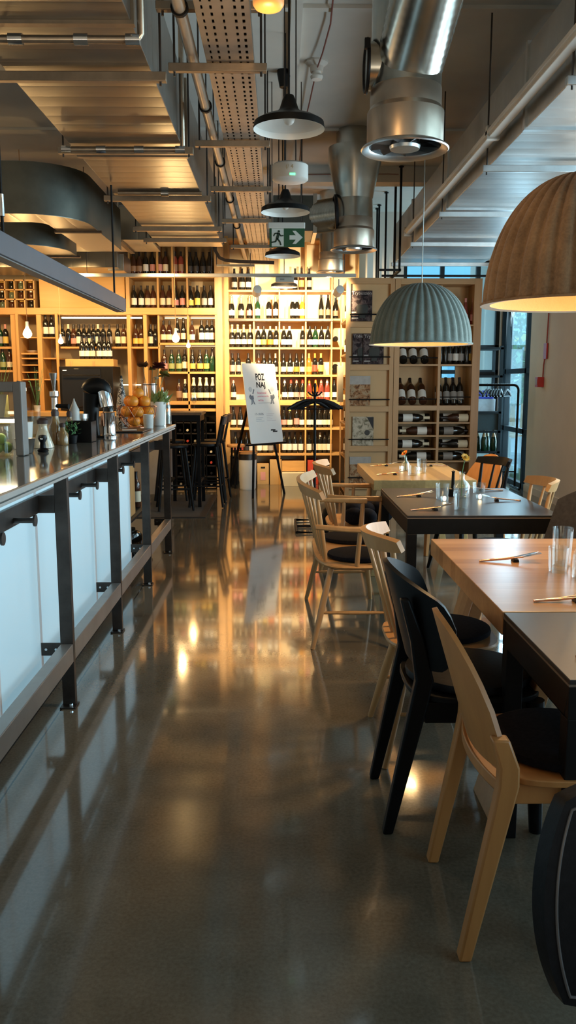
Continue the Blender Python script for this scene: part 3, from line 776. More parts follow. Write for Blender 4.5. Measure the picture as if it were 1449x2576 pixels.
# ------------------------------------------------------------------ wine bottles
def bottleglass(name, c, rough=0.10):
    return plain(name, c, rough, 0, 0.2, 8, 0.5, 0.2)
BG = {'dark': bottleglass('dark_bottle_glass', (0.010, 0.009, 0.007)), 'green': bottleglass('green_bottle_glass', (0.010, 0.040, 0.016)),
      'rose': bottleglass('rose_wine_bottle', (0.22, 0.045, 0.03)), 'amber': bottleglass('amber_wine_bottle', (0.60, 0.28, 0.03)),
      'brown': bottleglass('brown_bottle_glass', (0.055, 0.020, 0.010)), 'orange': bottleglass('orange_wine_bottle', (0.62, 0.16, 0.02)), 'clear': bottleglass('pale_bottle_glass', (0.10, 0.13, 0.09))}
LB = {k: plain('label_' + k, c, 0.6, 0, 0.05, 12) for k, c in dict(cream=(0.74, 0.66, 0.48), white=(0.80, 0.78, 0.72), yellow=(0.66, 0.46, 0.10), orange=(0.75, 0.22, 0.03),
      red=(0.60, 0.06, 0.03), pink=(0.62, 0.28, 0.25), black=(0.03, 0.025, 0.025), brown=(0.30, 0.18, 0.11), grey=(0.30, 0.28, 0.26), green=(0.30, 0.33, 0.12), gold=(0.50, 0.33, 0.07)).items()}
CAPM = dict(LB)
CAPM['dark'] = plain('capsule_dark', (0.016, 0.012, 0.012), 0.35, 0.2, 0.1, 10)
CAPM['foil'] = plain('capsule_foil', (0.70, 0.60, 0.42), 0.3, 0.7, 0.1, 10)
PROF = {
 'bordeaux': [(0, 0), (0.034, 0), (0.0375, 0.006), (0.0375, 0.19), (0.031, 0.213), (0.0165, 0.238), (0.0142, 0.255), (0.0142, 0.292), (0.016, 0.293), (0.016, 0.301), (0, 0.302)],
 'burgundy': [(0, 0), (0.037, 0), (0.041, 0.006), (0.041, 0.145), (0.037, 0.18), (0.024, 0.222), (0.0155, 0.250), (0.0142, 0.289), (0.016, 0.290), (0.016, 0.298), (0, 0.299)],
 'champagne': [(0, 0), (0.039, 0), (0.044, 0.008), (0.044, 0.14), (0.039, 0.18), (0.026, 0.225), (0.0175, 0.26), (0.0165, 0.296), (0.020, 0.300), (0.019, 0.318), (0.010, 0.325), (0, 0.326)],
 'flute': [(0, 0), (0.032, 0), (0.0365, 0.006), (0.0365, 0.16), (0.030, 0.20), (0.020, 0.25), (0.0145, 0.29), (0.0140, 0.325), (0.0155, 0.326), (0.0155, 0.335), (0, 0.336)]}
LZ = {'bordeaux': (0.045, 0.135), 'burgundy': (0.040, 0.112), 'champagne': (0.045, 0.115), 'flute': (0.05, 0.13)}
MC = {}
def bmesh_of(key, fn):
    if key not in MC: MC[key] = fn()
    return MC[key]
def rad_at(kind, z):
    P = PROF[kind]
    for (r0, z0), (r1, z1) in zip(P, P[1:]):
        if z0 <= z <= z1 and z1 > z0: return r0 + (r1 - r0) * (z - z0) / (z1 - z0)
    return P[-2][0]
def body_mesh(kind, g): return bmesh_of(('b', kind, g), lambda: MB().lathe(PROF[kind], n=16).mesh('wine_bottle', BG[g], 50))
def label_mesh(kind, l):
    def mk():
        z0, z1 = LZ[kind]; r = rad_at(kind, (z0 + z1) / 2) + 0.0006; m = MB(); n = 12
        for i in range(n + 1):
            a = -PI / 2 + R(105) * (2 * i / n - 1)
            m.v += [Vector((r * math.cos(a), r * math.sin(a), z0)), Vector((r * math.cos(a), r * math.sin(a), z1))]
        m.f = [(2 * i, 2 * i + 2, 2 * i + 3, 2 * i + 1) for i in range(n)]
        return m.mesh('paper_label', LB[l], 60)
    return bmesh_of(('l', kind, l), mk)
def cap_mesh(kind, c):
    def mk():
        P = PROF[kind]; z0 = {'bordeaux': 0.24, 'burgundy': 0.238, 'champagne': 0.21, 'flute': 0.285}[kind]
        pr = [(rad_at(kind, z0) + 0.0008, z0)] + [(r + 0.0008, z + (0.0006 if r == 0 else 0)) for r, z in P if z > z0]
        return MB().lathe(pr, n=14).mesh('capsule', CAPM[c], 50)
    return bmesh_of(('c', kind, c), mk)
def bottle(kind, g, lab, cap, loc, label, group, rot=(0, 0, 0), sc=1.0, name='wine_bottle'):
    o = bpy.data.objects.new(name, body_mesh(kind, g)); COL.objects.link(o)
    o.location = loc; o.rotation_euler = rot; o.scale = (sc, sc, sc)
    tag(o, label, 'wine bottle', group)
    if lab:
        p = bpy.data.objects.new('paper_label', label_mesh(kind, lab)); COL.objects.link(p); p.parent = o
    if cap:
        p = bpy.data.objects.new('capsule', cap_mesh(kind, cap)); COL.objects.link(p); p.parent = o
    return o
ORD = ['first', 'second', 'third', 'fourth', 'fifth', 'sixth', 'seventh', 'eighth', 'ninth', 'tenth']
KD = {'d': 'dark', 'g': 'green', 'r': 'rose', 'a': 'amber', 'n': 'brown', 'o': 'orange', 'c': 'pale'}
KG = {'d': 'dark', 'g': 'green', 'r': 'rose', 'a': 'amber', 'n': 'brown', 'o': 'orange', 'c': 'clear'}
KK = {'B': 'bordeaux', 'U': 'burgundy', 'C': 'champagne', 'F': 'flute'}
def row(specs, y, z, place, group, jit=0.02):
    """specs: (pixel column, code, label, capsule); a row of bottles standing at depth y on a board at height z"""
    rn = random.Random(int(z * 1000) + int(specs[0][0]))
    n = len(specs)
    for i, (px, code, lab, cap) in enumerate(specs):
        yy = y + rn.uniform(0, jit)
        x = atY(px, 962, yy).x
        w = ORD[i] + ' from left' if n > 1 else 'alone'
        d = (KD[code[1]] + ' bottle') + (' with %s label' % lab if lab else ' without label')
        bottle(KK[code[0]], KG[code[1]], lab, cap, (x, yy, z), '%s, %s, %s' % (d, w, place), group, (0, 0, rn.uniform(-0.3, 0.3)))

# ------------------------------------------------------------------ the lit wine wall at the end of the aisle
XS = [-0.725, -0.345, 0.018, 0.392, 0.761, 1.13]
ZS = [2.77, 2.375, 1.975, 1.59, 1.23, 0.832, 0.46]
t = thing('wine_shelving', 'brightly lit pine wine shelving at the end of the aisle', 'wine shelving', (0, 12.1, 0))
MB().bb(-0.745, 1.15, 0.40, 0.42, 0.02, 3.5).build('back_panel', PANELPLY, t, 0)
for i, x in enumerate(XS):
    w = 0.05 if i == 0 else 0.022
    MB().bb(x - w / 2 - (0.012 if i == 0 else 0), x + w / 2, 0, 0.40, 0, 3.5).build('upright', SHELFPLY, t, 0, 0.002)
for i, z in enumerate(ZS):
    th = 0.075 if i in (4,) else 0.03
    MB().bb(XS[0], XS[-1], 0.004, 0.40, z - th, z).build('shelf_board', SHELFPLYX, t, 0, 0.002)
MB().bb(XS[0], XS[-1], 0.004, 0.40, 3.44, 3.47).build('shelf_board', SHELFPLYX, t, 0, 0.002)
MB().bb(XS[0] + 0.03, 0.78, -0.022, 0.004, 2.335, 2.372).build('light_rail', STEEL, t, 0, 0.003, 'dark metal rail along the second shelf')
def led(parent, x0, x1, y, z, s=6):
    MB().bb(x0, x1, y - 0.006, y + 0.006, z - 0.006, z).build('light_strip', emit('strip_glow', (1.0, 0.72, 0.36), s), parent, 0)
for z, p in ((2.33, 9), (1.94, 3)):
    for k in range(3):
        x = (-0.5, 0.2, 0.6)[k]
RW = ['top row', 'second row', 'third row', 'fourth row', 'fifth row', 'sixth row', 'lowest row']
BAY = ['first bay', 'second bay', 'third bay', 'fourth bay', 'edge bay']
D = 'd'
alc = {
 (0, 0): [(592, 'Ud', 'grey', 'dark'), (611, 'Ud', 'grey', 'dark'), (627, 'Ud', 'white', 'dark')],
 (0, 2): [(742, 'Bd', 'white', 'dark'), (758, 'Bn', 'yellow', 'dark')],
 (0, 3): [(777, 'Bd', 'pink', 'dark')],
 (1, 0): [(584, 'Cd', 'white', 'foil'), (608, 'Cd', 'grey', 'foil'), (629, 'Cd', 'pink', 'foil')],
 (1, 1): [(649, 'Bg', 'white', 'dark'), (677, 'Bd', 'white', 'foil'), (694, 'Bd', 'white', 'foil')],
 (1, 2): [(736, 'Bd', 'white', 'white'), (747, 'Bd', 'white', 'white'), (760, 'Ba', 'white', 'foil')],
 (1, 3): [(807, 'Fd', 'brown', 'dark'), (824, 'Fd', 'brown', 'dark')],
 (1, 4): [(843, 'Ud', 'brown', 'dark')],
 (2, 0): [(585, 'Cd', 'cream', 'foil'), (599, 'Cd', 'cream', 'foil'), (614, 'Cd', 'cream', 'foil'), (630, 'Cd', 'cream', 'foil')],
 (2, 1): [(650, 'Ud', 'cream', 'pink'), (664, 'Ud', 'yellow', 'dark'), (680, 'Ud', 'orange', 'foil'), (695, 'Ud', 'white', 'foil')],
 (2, 2): [(714, 'Ud', 'white', 'foil'), (728, 'Ud', 'white', 'white'), (761, 'Ud', 'pink', 'foil')],
 (2, 3): [(779, 'Ud', 'white', 'dark'), (793, 'Ug', 'white', 'dark'), (808, 'Ud', 'white', 'dark'), (824, 'Ud', 'white', 'dark')],
 (3, 0): [(585, 'Bd', 'pink', 'dark'), (600, 'Bd', 'pink', 'dark'), (625, 'Bd', 'black', 'dark')],
 (3, 1): [(651, 'Un', 'black', 'dark'), (664, 'Ud', 'black', 'dark'), (679, 'Ud', 'grey', 'dark'), (693, 'Ud', 'grey', 'foil')],
 (3, 2): [(713, 'Ud', 'cream', 'dark'), (730, 'Ud', 'cream', 'dark'), (746, 'Ud', 'orange', 'dark'), (761, 'Ud', 'cream', 'dark')],
 (3, 3): [(777, 'Uo', 'yellow', 'yellow'), (792, 'Bd', 'red', 'orange'), (807, 'Bd', 'yellow', 'yellow')],
 (4, 0): [(587, 'Ud', 'cream', 'pink')],
 (4, 1): [(682, 'Ud', 'white', 'dark'), (696, 'Bd', 'white', 'white')],
 (4, 2): [(716, 'Ud', 'white', 'white'), (732, 'Ud', 'white', 'red'), (746, 'Ud', 'pink', 'pink'), (761, 'Ud', 'grey', 'red')],
 (4, 3): [(778, 'Ur', 'orange', 'orange'), (794, 'Uo', 'pink', 'orange'), (808, 'Ur', 'pink', 'pink'), (823, 'Ur', 'white', 'white')],
 (4, 4): [(841, 'Ud', 'white', 'dark')],
 (5, 0): [(586, 'Ud', 'cream', 'dark'), (604, 'Ud', 'white', 'dark')],
 (5, 1): [(697, 'Cd', 'gold', 'dark')],
 (5, 2): [(714, 'Ud', 'pink', 'dark'), (729, 'Ud', 'cream', 'yellow'), (746, 'Bd', 'pink', 'dark'), (760, 'Ud', 'white', 'dark')],
 (5, 3): [(778, 'Ud', 'white', 'dark'), (792, 'Ud', 'white', 'dark'), (805, 'Ud', 'white', 'dark'), (818, 'Ud', 'cream', 'dark'), (831, 'Ud', 'cream', 'dark')],
 (6, 0): [(591, 'Bd', 'pink', 'dark'), (604, 'Bd', 'red', 'dark'), (619, 'Bd', 'black', 'dark'), (632, 'Ud', 'white', 'dark')],
 (6, 1): [(651, 'Ud', 'white', 'dark'), (666, 'Ud', 'cream', 'dark'), (680, 'Ud', 'grey', 'dark')],
 (6, 2): [(715, 'Bd', 'white', 'dark'), (728, 'Bd', 'white', 'dark'), (742, 'Bd', 'white', 'dark'), (757, 'Bd', 'white', 'dark')],
 (6, 3): [(778, 'Bd', 'white', 'dark'), (794, 'Bd', 'cream', 'dark'), (806, 'Bd', 'cream', 'white'), (818, 'Bd', 'cream', 'dark'), (830, 'Bd', 'white', 'dark')]}
for (r_, b_), sp in alc.items():
    row(sp, 12.185, ZS[r_] + 0.001, '%s, %s of lit wine wall' % (BAY[b_], RW[r_]), 'bottles on the %s of the lit wine wall' % RW[r_])
# lying bottles at the edge bay, ends towards the room
for i, (px, z) in enumerate(((841, 2.02), (841, 1.985 - 0.28), (841, 1.645))):
    bottle('bordeaux', 'dark', 'cream', 'foil', (atY(px + 2, 962, 12.2).x, 12.16 + 0.0, ZS[2] + 0.12 if i == 0 else z), 'lying bottle end on, %s from top, right edge bay of lit wine wall' % ORD[i], 'lying bottles at the edge of the lit wine wall', (-PI / 2, 0, 0))
# cartons and boxes under the lowest shelf
def carton(x0, x1, y0, y1, z0, z1, mat, label, hole=False, sticker=None, name='carton'):
    t = thing(name, label, 'box', ((x0 + x1) / 2, (y0 + y1) / 2, z0), 0, None)
    a, b, h = (x1 - x0) / 2, (y1 - y0) / 2, z1 - z0
    bd = MB().bb(-a, a, -b, b, 0, h).build('box_body', mat, t, 0, 0.003)
    if hole: MB().tube([(-0.03, -b - 0.001, h * 0.82), (0.03, -b - 0.001, h * 0.82)], 0.011, 10).build('hand_hole', BLACKMETAL, bd)
    if sticker: MB().bb(-a * 0.42, a * 0.42, -b - 0.003, -b, h * 0.22, h * 0.6).build('printed_panel', sticker, bd, 0)
    return t
carton(-0.31, -0.14, 12.14, 12.44, 0, 0.31, CARD, 'brown carton with a hand hole and pale print under the wine wall', True, LB['pink'])
carton(-0.125, 0.045, 12.12, 12.44, 0, 0.37, CARD, 'plain tall brown carton right of the one with a hand hole')
carton(0.05, 0.38, 12.13, 12.44, 0.20, 0.35, SHELFPLYX, 'low wooden drawer box under the third bay of the wine wall', name='drawer_box')
carton(0.05, 0.38, 11.95, 12.44, 0, 0.19, PANELPLY, 'pale wooden crate on the floor below the drawer box', name='crate')
carton(0.425, 0.585, 12.14, 12.44, 0, 0.36, LB['red'], 'red and white carton under the fourth bay of the wine wall', False, LB['white'])
carton(0.60, 0.745, 12.14, 12.44, 0, 0.26, LB['white'], 'pale carton right of the red one under the wine wall')
carton(-0.69, -0.60, 12.14, 12.44, 0, 0.38, BLACKMETAL, 'tall black carton at the left foot of the wine wall')
bottle('bordeaux', 'brown', 'pink', 'dark', (-0.545, 12.2, 0), 'dark bottle standing on the floor beside the tall black carton', None)
t = thing('waste_bin', 'narrow white bin with a wooden lid standing behind the easel legs', 'bin', (-0.43, 11.62, 0))
MB().lathe([(0, 0), (0.105, 0), (0.115, 0.02), (0.125, 0.42), (0, 0.42)], n=24).build('bin_body', WHITEENAMEL, t)
MB().lathe([(0.125, 0.42), (0.128, 0.42), (0.128, 0.5), (0, 0.5)], n=24).build('dark_band', STEEL, t)
MB().lathe([(0, 0.5), (0.14, 0.5), (0.14, 0.53), (0, 0.53)], n=24).build('lid', PALEWOOD, t)
t = thing('wooden_stool', 'round wooden stool half hidden behind the easel at left', 'stool', (-0.6, 11.78, 0))
MB().lathe([(0, 0.58), (0.12, 0.58), (0.125, 0.59), (0.125, 0.61), (0.12, 0.62), (0, 0.62)], n=24).build('seat', PALEWOOD, t)
for a in range(3): MB().cyl((0.1 * math.cos(a * 2.1 + 0.4), 0.1 * math.sin(a * 2.1 + 0.4), 0), (0.07 * math.cos(a * 2.1 + 0.4), 0.07 * math.sin(a * 2.1 + 0.4), 0.58), 0.014).build('leg', BLACKMETAL, t)

# ------------------------------------------------------------------ back bar shelving on the left
YB = 11.6
t = thing('back_bar_shelving', 'wide pine shelving with bottles behind the bar', 'back bar shelving', (0, YB, 0))
def bx(px): return atY(px, 962, YB).x
def bz(py): return atY(500, py, YB).z
for px, w, z0, z1 in ((552, 0.10, 0, 3.7), (328, 0.05, 0.9, 3.7), (45, 0.11, 0.9, 2.47), (105, 0.065, 0.9, 2.42), (369, 0.05, 1.0, 2.42)):
    MB().bb(bx(px) - w / 2, bx(px) + w / 2, -0.02, 0.42, z0, z1).build('stile', OAK if px > 540 else SHELFPLY, t, 0, 0.003)
for px, z0, z1 in ((402, 0.95, 3.6), (475, 0.95, 2.42), (475, 2.49, 3.6), (439, 2.49, 3.6)):
    MB().bb(bx(px) - 0.013, bx(px) + 0.013, 0.01, 0.42, z0, z1).build('upright', SHELFPLY, t, 0, 0.002)
MB().bb(-4.4, bx(548), -0.03, 0.42, 2.385, 2.475).build('cross_beam', SHELFPLYX, t, 0, 0.003)
MB().bb(bx(333), bx(545), 0, 0.42, 2.87, 2.92).build('shelf_board', SHELFPLYX, t, 0, 0.002)
MB().bb(bx(333), bx(545), 0, 0.42, 3.4, 3.44).build('shelf_board', SHELFPLYX, t, 0, 0.002)
for a, b_, py, th in ((155, 402, 872, 0.025), (402, 545, 862, 0.03), (402, 545, 935, 0.03), (402, 545, 1009, 0.05), (402, 545, 1028, 0.04), (0, 36, 872, 0.03), (0, 36, 931, 0.03), (110, 150, 848, 0.02), (110, 150, 900, 0.02), (110, 150, 953, 0.02), (56, 105, 848, 0.015), (56, 105, 888, 0.02), (56, 105, 900, 0.02), (56, 105, 917, 0.015), (56, 105, 935, 0.015), (56, 105, 953, 0.02)):
    x0 = bx(a) if a else -4.3
    MB().bb(x0, bx(b_), 0.01, 0.42, bz(py) - th, bz(py)).build('shelf_board', SHELFPLYX, t, 0, 0.002)
MB().bb(bx(108), bx(320), 0.02, 0.05, 2.475, 3.5).build('cupboard_panel', wood('orange_panel', (0.62, 0.34, 0.09), (0.56, 0.29, 0.07), 0, 0.5, 0.5), t, 0, 0.002)
MB().bb(-4.4, bx(545), 0.42, 0.44, 0, 3.7).build('back_panel', BACKWALL, t, 0)
for px in (52, 150): MB().bb(bx(px) - 0.018, bx(px) + 0.018, -0.05, -0.02, 1.0, 2.40).build('ladder_rail', SHELFPLY, t, 0, 0.003)
MB().bb(bx(160), bx(360), 0.03, 0.06, bz(797) - 0.02, bz(797)).build('light_strip', emit('strip_glow_bar', (1.0, 0.75, 0.4), 5), t, 0)
MB().bb(bx(200), bx(345), 0.30, 0.33, bz(967) - 0.015, bz(967)).build('light_strip', emit('strip_glow_worktop', (1.0, 0.85, 0.55), 7), t, 0)
MB().bb(bx(410), bx(545), 0.33, 0.36, bz(866) - 0.012, bz(866)).build('light_strip', emit('strip_glow_bay', (1.0, 0.75, 0.4), 5), t, 0)
MB().bb(bx(410), bx(545), 0.33, 0.36, bz(794) - 0.012, bz(794)).build('light_strip', emit('strip_glow_bay2', (1.0, 0.75, 0.4), 4), t, 0)
# pigeonholes at the far left
for i in range(5):
    px = 0 + i * 24
    MB().bb((bx(px) if px else -3.80) - 0.008, (bx(px) if px else -3.80) + 0.008, -0.01, 0.40, 2.475, bz(704)).build('pigeonhole_divider', SHELFPLY, t, 0)
for py in (704, 728, 752):
    MB().bb(-3.80, bx(97), -0.01, 0.40, bz(py) - 0.016, bz(py)).build('pigeonhole_board', SHELFPLYX, t, 0)
def tumbler(loc, r, h, label, group, name='tumbler', mat=None, cat='glass'):
    o = MB().lathe([(0, 0.0), (r * 0.82, 0), (r * 0.86, 0.004), (r, h), (r * 0.955, h), (r * 0.82, 0.012), (0, 0.010)], n=22).build(name, mat or GLASS, None, 40)
    o.location = loc
    return tag(o, label, cat, group)
rows3 = ['top', 'middle', 'lowest']
k = 0
for i, py in enumerate((727, 751, 774)):
    for j in range(4):
        t2 = thing('jar', '%s jar in the %s row of pigeonholes at far left' % (ORD[j], rows3[i]), 'jar', (bx(12 + j * 24), YB + 0.09, bz(py) + 0.002 if i < 2 else 2.477), 0, 'jars in the pigeonholes')
        MB().lathe([(0, 0), (0.036, 0), (0.04, 0.008), (0.04, 0.07), (0.03, 0.085), (0, 0.085)], n=16).build('jar_body', BG[('brown', 'dark', 'clear', 'brown')[(i + j) % 4]], t2)
        MB().cyl((0, 0, 0.085), (0, 0, 0.10), 0.031, None, 14).build('lid', CAPM[('gold', 'dark', 'foil')[(i * 2 + j) % 3]], t2)
A = 'behind the bar'
row([(344, 'Un', 'brown', 'dark'), (358, 'Un', 'brown', 'dark'), (374, 'Bd', 'white', 'dark'), (391, 'Bd', 'pink', 'dark')], YB + 0.07, 2.921, 'left bay, topmost shelf behind the bar', 'bottles on the topmost shelf behind the bar')
row([(408, 'Bn', 'pink', 'dark'), (423, 'Bn', 'cream', 'dark')], YB + 0.07, 2.921, 'second bay, topmost shelf behind the bar', 'bottles on the topmost shelf behind the bar')
row([(446, 'Br', 'brown', 'dark'), (461, 'Br', 'brown', 'dark')], YB + 0.07, 2.921, 'third bay, topmost shelf behind the bar', 'bottles on the topmost shelf behind the bar')
row([(483, 'Ud', 'black', 'dark'), (498, 'Ud', 'black', 'dark'), (515, 'Ud', 'black', 'dark'), (531, 'Ud', 'black', 'dark')], YB + 0.07, 2.921, 'right bay, topmost shelf behind the bar', 'bottles on the topmost shelf behind the bar')
G2 = 'bottles on the second shelf behind the bar'
row([(343, 'Bd', 'white', 'dark'), (361, 'Bd', 'white', 'dark'), (377, 'Bn', 'cream', 'dark'), (391, 'Bn', 'cream', 'dark')], YB + 0.07, 2.476, 'left bay, second shelf behind the bar', G2)
row([(414, 'Bn', 'cream', 'dark'), (430, 'Bn', 'cream', 'dark')], YB + 0.07, 2.476, 'second bay, second shelf behind the bar', G2)
row([(446, 'Ud', 'pink', 'dark'), (463, 'Bd', 'pink', 'dark')], YB + 0.07, 2.476, 'third bay, second shelf behind the bar', G2)
row([(483, 'Ud', 'yellow', 'dark'), (500, 'Bd', 'yellow', 'dark'), (517, 'Bd', 'grey', 'dark'), (533, 'Bd', 'white', 'dark')], YB + 0.07, 2.476, 'right bay, second shelf behind the bar', G2)
G3 = 'bottles on the third shelf behind the bar'
row([(162, 'Bd', 'grey', 'dark'), (177, 'Bd', None, 'cream'), (190, 'Un', 'pink', 'dark'), (203, 'Bd', 'white', 'dark'), (216, 'Ud', 'grey', 'dark'), (229, 'Ud', 'cream', 'dark'), (240, 'Bd', None, 'dark'), (251, 'Bd', 'white', 'cream'), (264, 'Bd', None, 'dark')], YB + 0.07, bz(872) + 0.001, 'long third shelf behind the bar', G3)
row([(279, 'Bd', 'grey', 'dark'), (300, 'Bd', 'cream', 'dark'), (315, 'Bn', 'cream', 'dark')], YB + 0.07, bz(872) + 0.001, 'right end, third shelf behind the bar', G3)
row([(345, 'Un', 'yellow', 'dark'), (359, 'Un', 'yellow', 'dark'), (382, 'Bd', 'cream', 'dark'), (394, 'Ud', None, 'dark')], YB + 0.07, bz(872) + 0.001, 'pine stile bay, third shelf behind bar', G3)
row([(414, 'Un', 'cream', 'dark'), (429, 'Un', 'cream', 'dark'), (449, 'Fd', 'pink', 'dark'), (464, 'Fd', 'cream', 'dark')], YB + 0.07, bz(862) + 0.001, 'middle bay, third shelf behind the bar', G3)
row([(485, 'Un', 'cream', 'dark'), (509, 'Bd', 'white', 'dark'), (523, 'Bd', 'white', 'dark'), (535, 'Bd', 'cream', 'dark')], YB + 0.07, bz(862) + 0.001, 'right bay, third shelf behind the bar', G3)
G4 = 'bottles on the fourth shelf behind the bar'
row([(415, 'Un', 'pink', 'dark'), (433, 'Ug', 'green', 'dark'), (451, 'Ug', 'green', 'dark'), (466, 'Bd', 'cream', 'dark')], YB + 0.07, bz(935) + 0.001, 'middle bay, fourth shelf behind the bar', G4)
row([(485, 'Ud', 'yellow', 'dark'), (504, 'Ud', 'yellow', 'dark'), (520, 'Ug', 'yellow', 'dark'), (535, 'Cg', None, 'dark')], YB + 0.07, bz(935) + 0.001, 'right bay, fourth shelf behind the bar', G4)
G5 = 'bottles on the fifth shelf behind the bar'
row([(450, 'Bn', 'brown', 'dark'), (466, 'Ud', 'cream', 'cream')], YB + 0.07, bz(1009) + 0.001, 'middle bay, fifth shelf behind the bar', G5)
row([(487, 'Cd', 'cream', 'cream'), (503, 'Cd', 'cream', 'cream'), (519, 'Cd', 'cream', 'cream'), (535, 'Cd', 'cream', 'cream')], YB + 0.07, bz(1009) + 0.001, 'right bay, fifth shelf behind the bar', G5)
G6 = 'bottles at the far left behind the bar'
row([(6, 'Bg', 'grey', 'dark'), (20, 'Bd', 'yellow', 'pink')], YB + 0.07, bz(872) + 0.001, 'far left shelf behind the bar', G6)
row([(10, 'Ug', 'green', 'dark'), (27, 'Un', 'cream', 'dark')], YB + 0.07, bz(931) + 0.001, 'lower far left shelf behind the bar', G6)
row([(121, 'Bd', 'white', 'dark'), (136, 'Bd', 'white', 'dark')], YB + 0.07, bz(848) + 0.001, 'niche shelf beside the ladder', G6)
# crate of bottles on top of the black oven
t = thing('oven', 'wide black oven with a dark glass front behind the bar', 'oven', ((bx(168) + bx(298)) / 2, YB - 0.1, 1.11))
w = (bx(298) - bx(168)) / 2
MB().bb(-w, w, -0.28, 0.28, 0, bz(923) - 1.11).build('oven_body', BLACKMETAL, t, 0, 0.006)
od = MB().bb(-w + 0.03, w * 0.55, -0.292, -0.28, 0.05, bz(923) - 1.14).build('glass_door', plain('oven_glass', (0.012, 0.011, 0.010), 0.06, 0, 0.1, 4), t, 0, 0.004)
MB().bb(-w + 0.05, -w + 0.10, -0.297, -0.292, bz(930) - 1.13, bz(930) - 1.12).build('display', emit('oven_display', (1, 0.8, 0.5), 1.5), od, 0)
MB().cyl((-w + 0.06, -0.33, bz(945) - 1.11), (w * 0.5, -0.33, bz(945) - 1.11), 0.01, None, 10).build('handle', BLACKMETAL, od)
t = thing('wooden_crate', 'shallow wooden crate on top of the oven, carrying dark bottles', 'crate', ((bx(178) + bx(296)) / 2, YB - 0.1, bz(923) + 0.001))
w = (bx(296) - bx(178)) / 2
MB().bb(-w, w, -0.15, 0.15, 0, bz(905) - bz(923)).build('crate_body', SHELFPLYX, t, 0, 0.003)
for x in (-w + 0.06, w - 0.28): MB().bb(x, x + 0.03, -0.155, -0.15, 0.0, 0.07).build('cleat', PALEWOOD, t, 0)
row([(210, 'Ud', 'white', 'dark'), (222, 'Ud', 'white', 'dark'), (235, 'Ud', 'cream', 'dark'), (253, 'Ud', 'white', 'dark'), (266, 'Ud', 'white', 'dark'), (277, 'Ud', 'white', 'dark')], YB - 0.17, bz(905) + 0.002, 'on the crate above the oven', 'bottles on the crate above the oven', 0.01)
t = thing('back_worktop', 'long wooden worktop running below the back bar shelving', 'worktop', (0, 0, 0))
MB().bb(-4.4, bx(438), 11.0, YB, 1.04, 1.10).build('top_board', SHELFPLYX, t, 0, 0.004)
MB().bb(-4.4, bx(438), 11.06, YB, 0.0, 1.04).build('cabinet_front', GREYPAINT, t, 0, 0.004)
# dishes and a leafy pot on the niche shelves
t = thing('platter', 'round pale platter lying in the niche beside the ladder', 'platter', (bx(80), YB + 0.15, bz(888) + 0.001))
MB().lathe([(0, 0), (0.05, 0), (0.10, 0.03), (0.105, 0.035), (0.05, 0.012), (0, 0.012)], n=24).build('dish', PAPER, t)
def leafy(loc, label, n, s, sp, pot):
    t = thing('leafy_plant', label, 'plant', loc)
    MB().lathe([(0, 0), (0.035, 0), (0.045, 0.08), (0.04, 0.08), (0.03, 0.01), (0, 0.01)], n=16).build('pot', pot, t)
    rn = random.Random(n); st_ = MB(); lf_ = MB()
    for i in range(n):
        a = rn.uniform(0, 2 * PI); e = Vector((math.cos(a) * sp * rn.uniform(0.3, 1), math.sin(a) * sp * rn.uniform(0.3, 1), 0.08 + s * rn.uniform(0.5, 1)))
        st_.tube([(0, 0, 0.05), e * 0.5 + Vector((0, 0, 0.05)), e], 0.0018, 5)
        d = nrm(Vector((math.cos(a), math.sin(a), rn.uniform(-0.2, 0.5)))); q = nrm(d.cross(Vector((0, 0, 1)))); l = 0.035
        lf_.add([e, e + d * l * 0.5 + q * l * 0.4, e + d * l, e + d * l * 0.5 - q * l * 0.4], [(0, 1, 2, 3)])
    st_.build('stems', LEAF, t); lf_.build('foliage', LEAF, t, 0)
    return t
leafy((bx(22), 11.15, 1.10), 'leafy green herb standing at far left behind the bar', 26, 0.55, 0.2, PAPER)
leafy((bx(112), 11.2, 1.10), 'spindly green plant standing before the ladder shelves', 14, 0.5, 0.14, PAPER)

# dark wine rack under the right bays with bottle ends
t = thing('wine_rack', 'dark slatted wine rack under the back bar bays beside the aisle', 'wine rack', (0, YB + 0.02, 0))
for px in (440, 459, 478, 497, 516, 541): MB().bb(bx(px) - 0.008, bx(px) + 0.008, 0, 0.38, 0, 1.0).build('upright', BLACKWOOD, t, 0)
for i in range(7): MB().bb(bx(440), bx(541), 0.0, 0.38, 0.02 + i * 0.15, 0.035 + i * 0.15).build('slat_board', STEEL if i else OAKX, t, 0)
rk = ['lowest', 'second', 'third', 'fourth', 'fifth', 'topmost']
for i in range(6):
    for j, px in enumerate((449.5, 468.5, 487.5, 506.5, 528)):
        if (i * 5 + j) % 7 == 3: continue
        bottle('bordeaux', 'dark', None, ('foil', 'dark', 'red', 'cream')[(i + 2 * j) % 4], (bx(px), YB + 0.33, 0.036 + i * 0.15 + 0.038), 'lying bottle, neck out, %s column, %s level of the dark wine rack' % (ORD[j], rk[i]), 'lying bottles in the dark wine rack', (PI / 2, 0, 0))

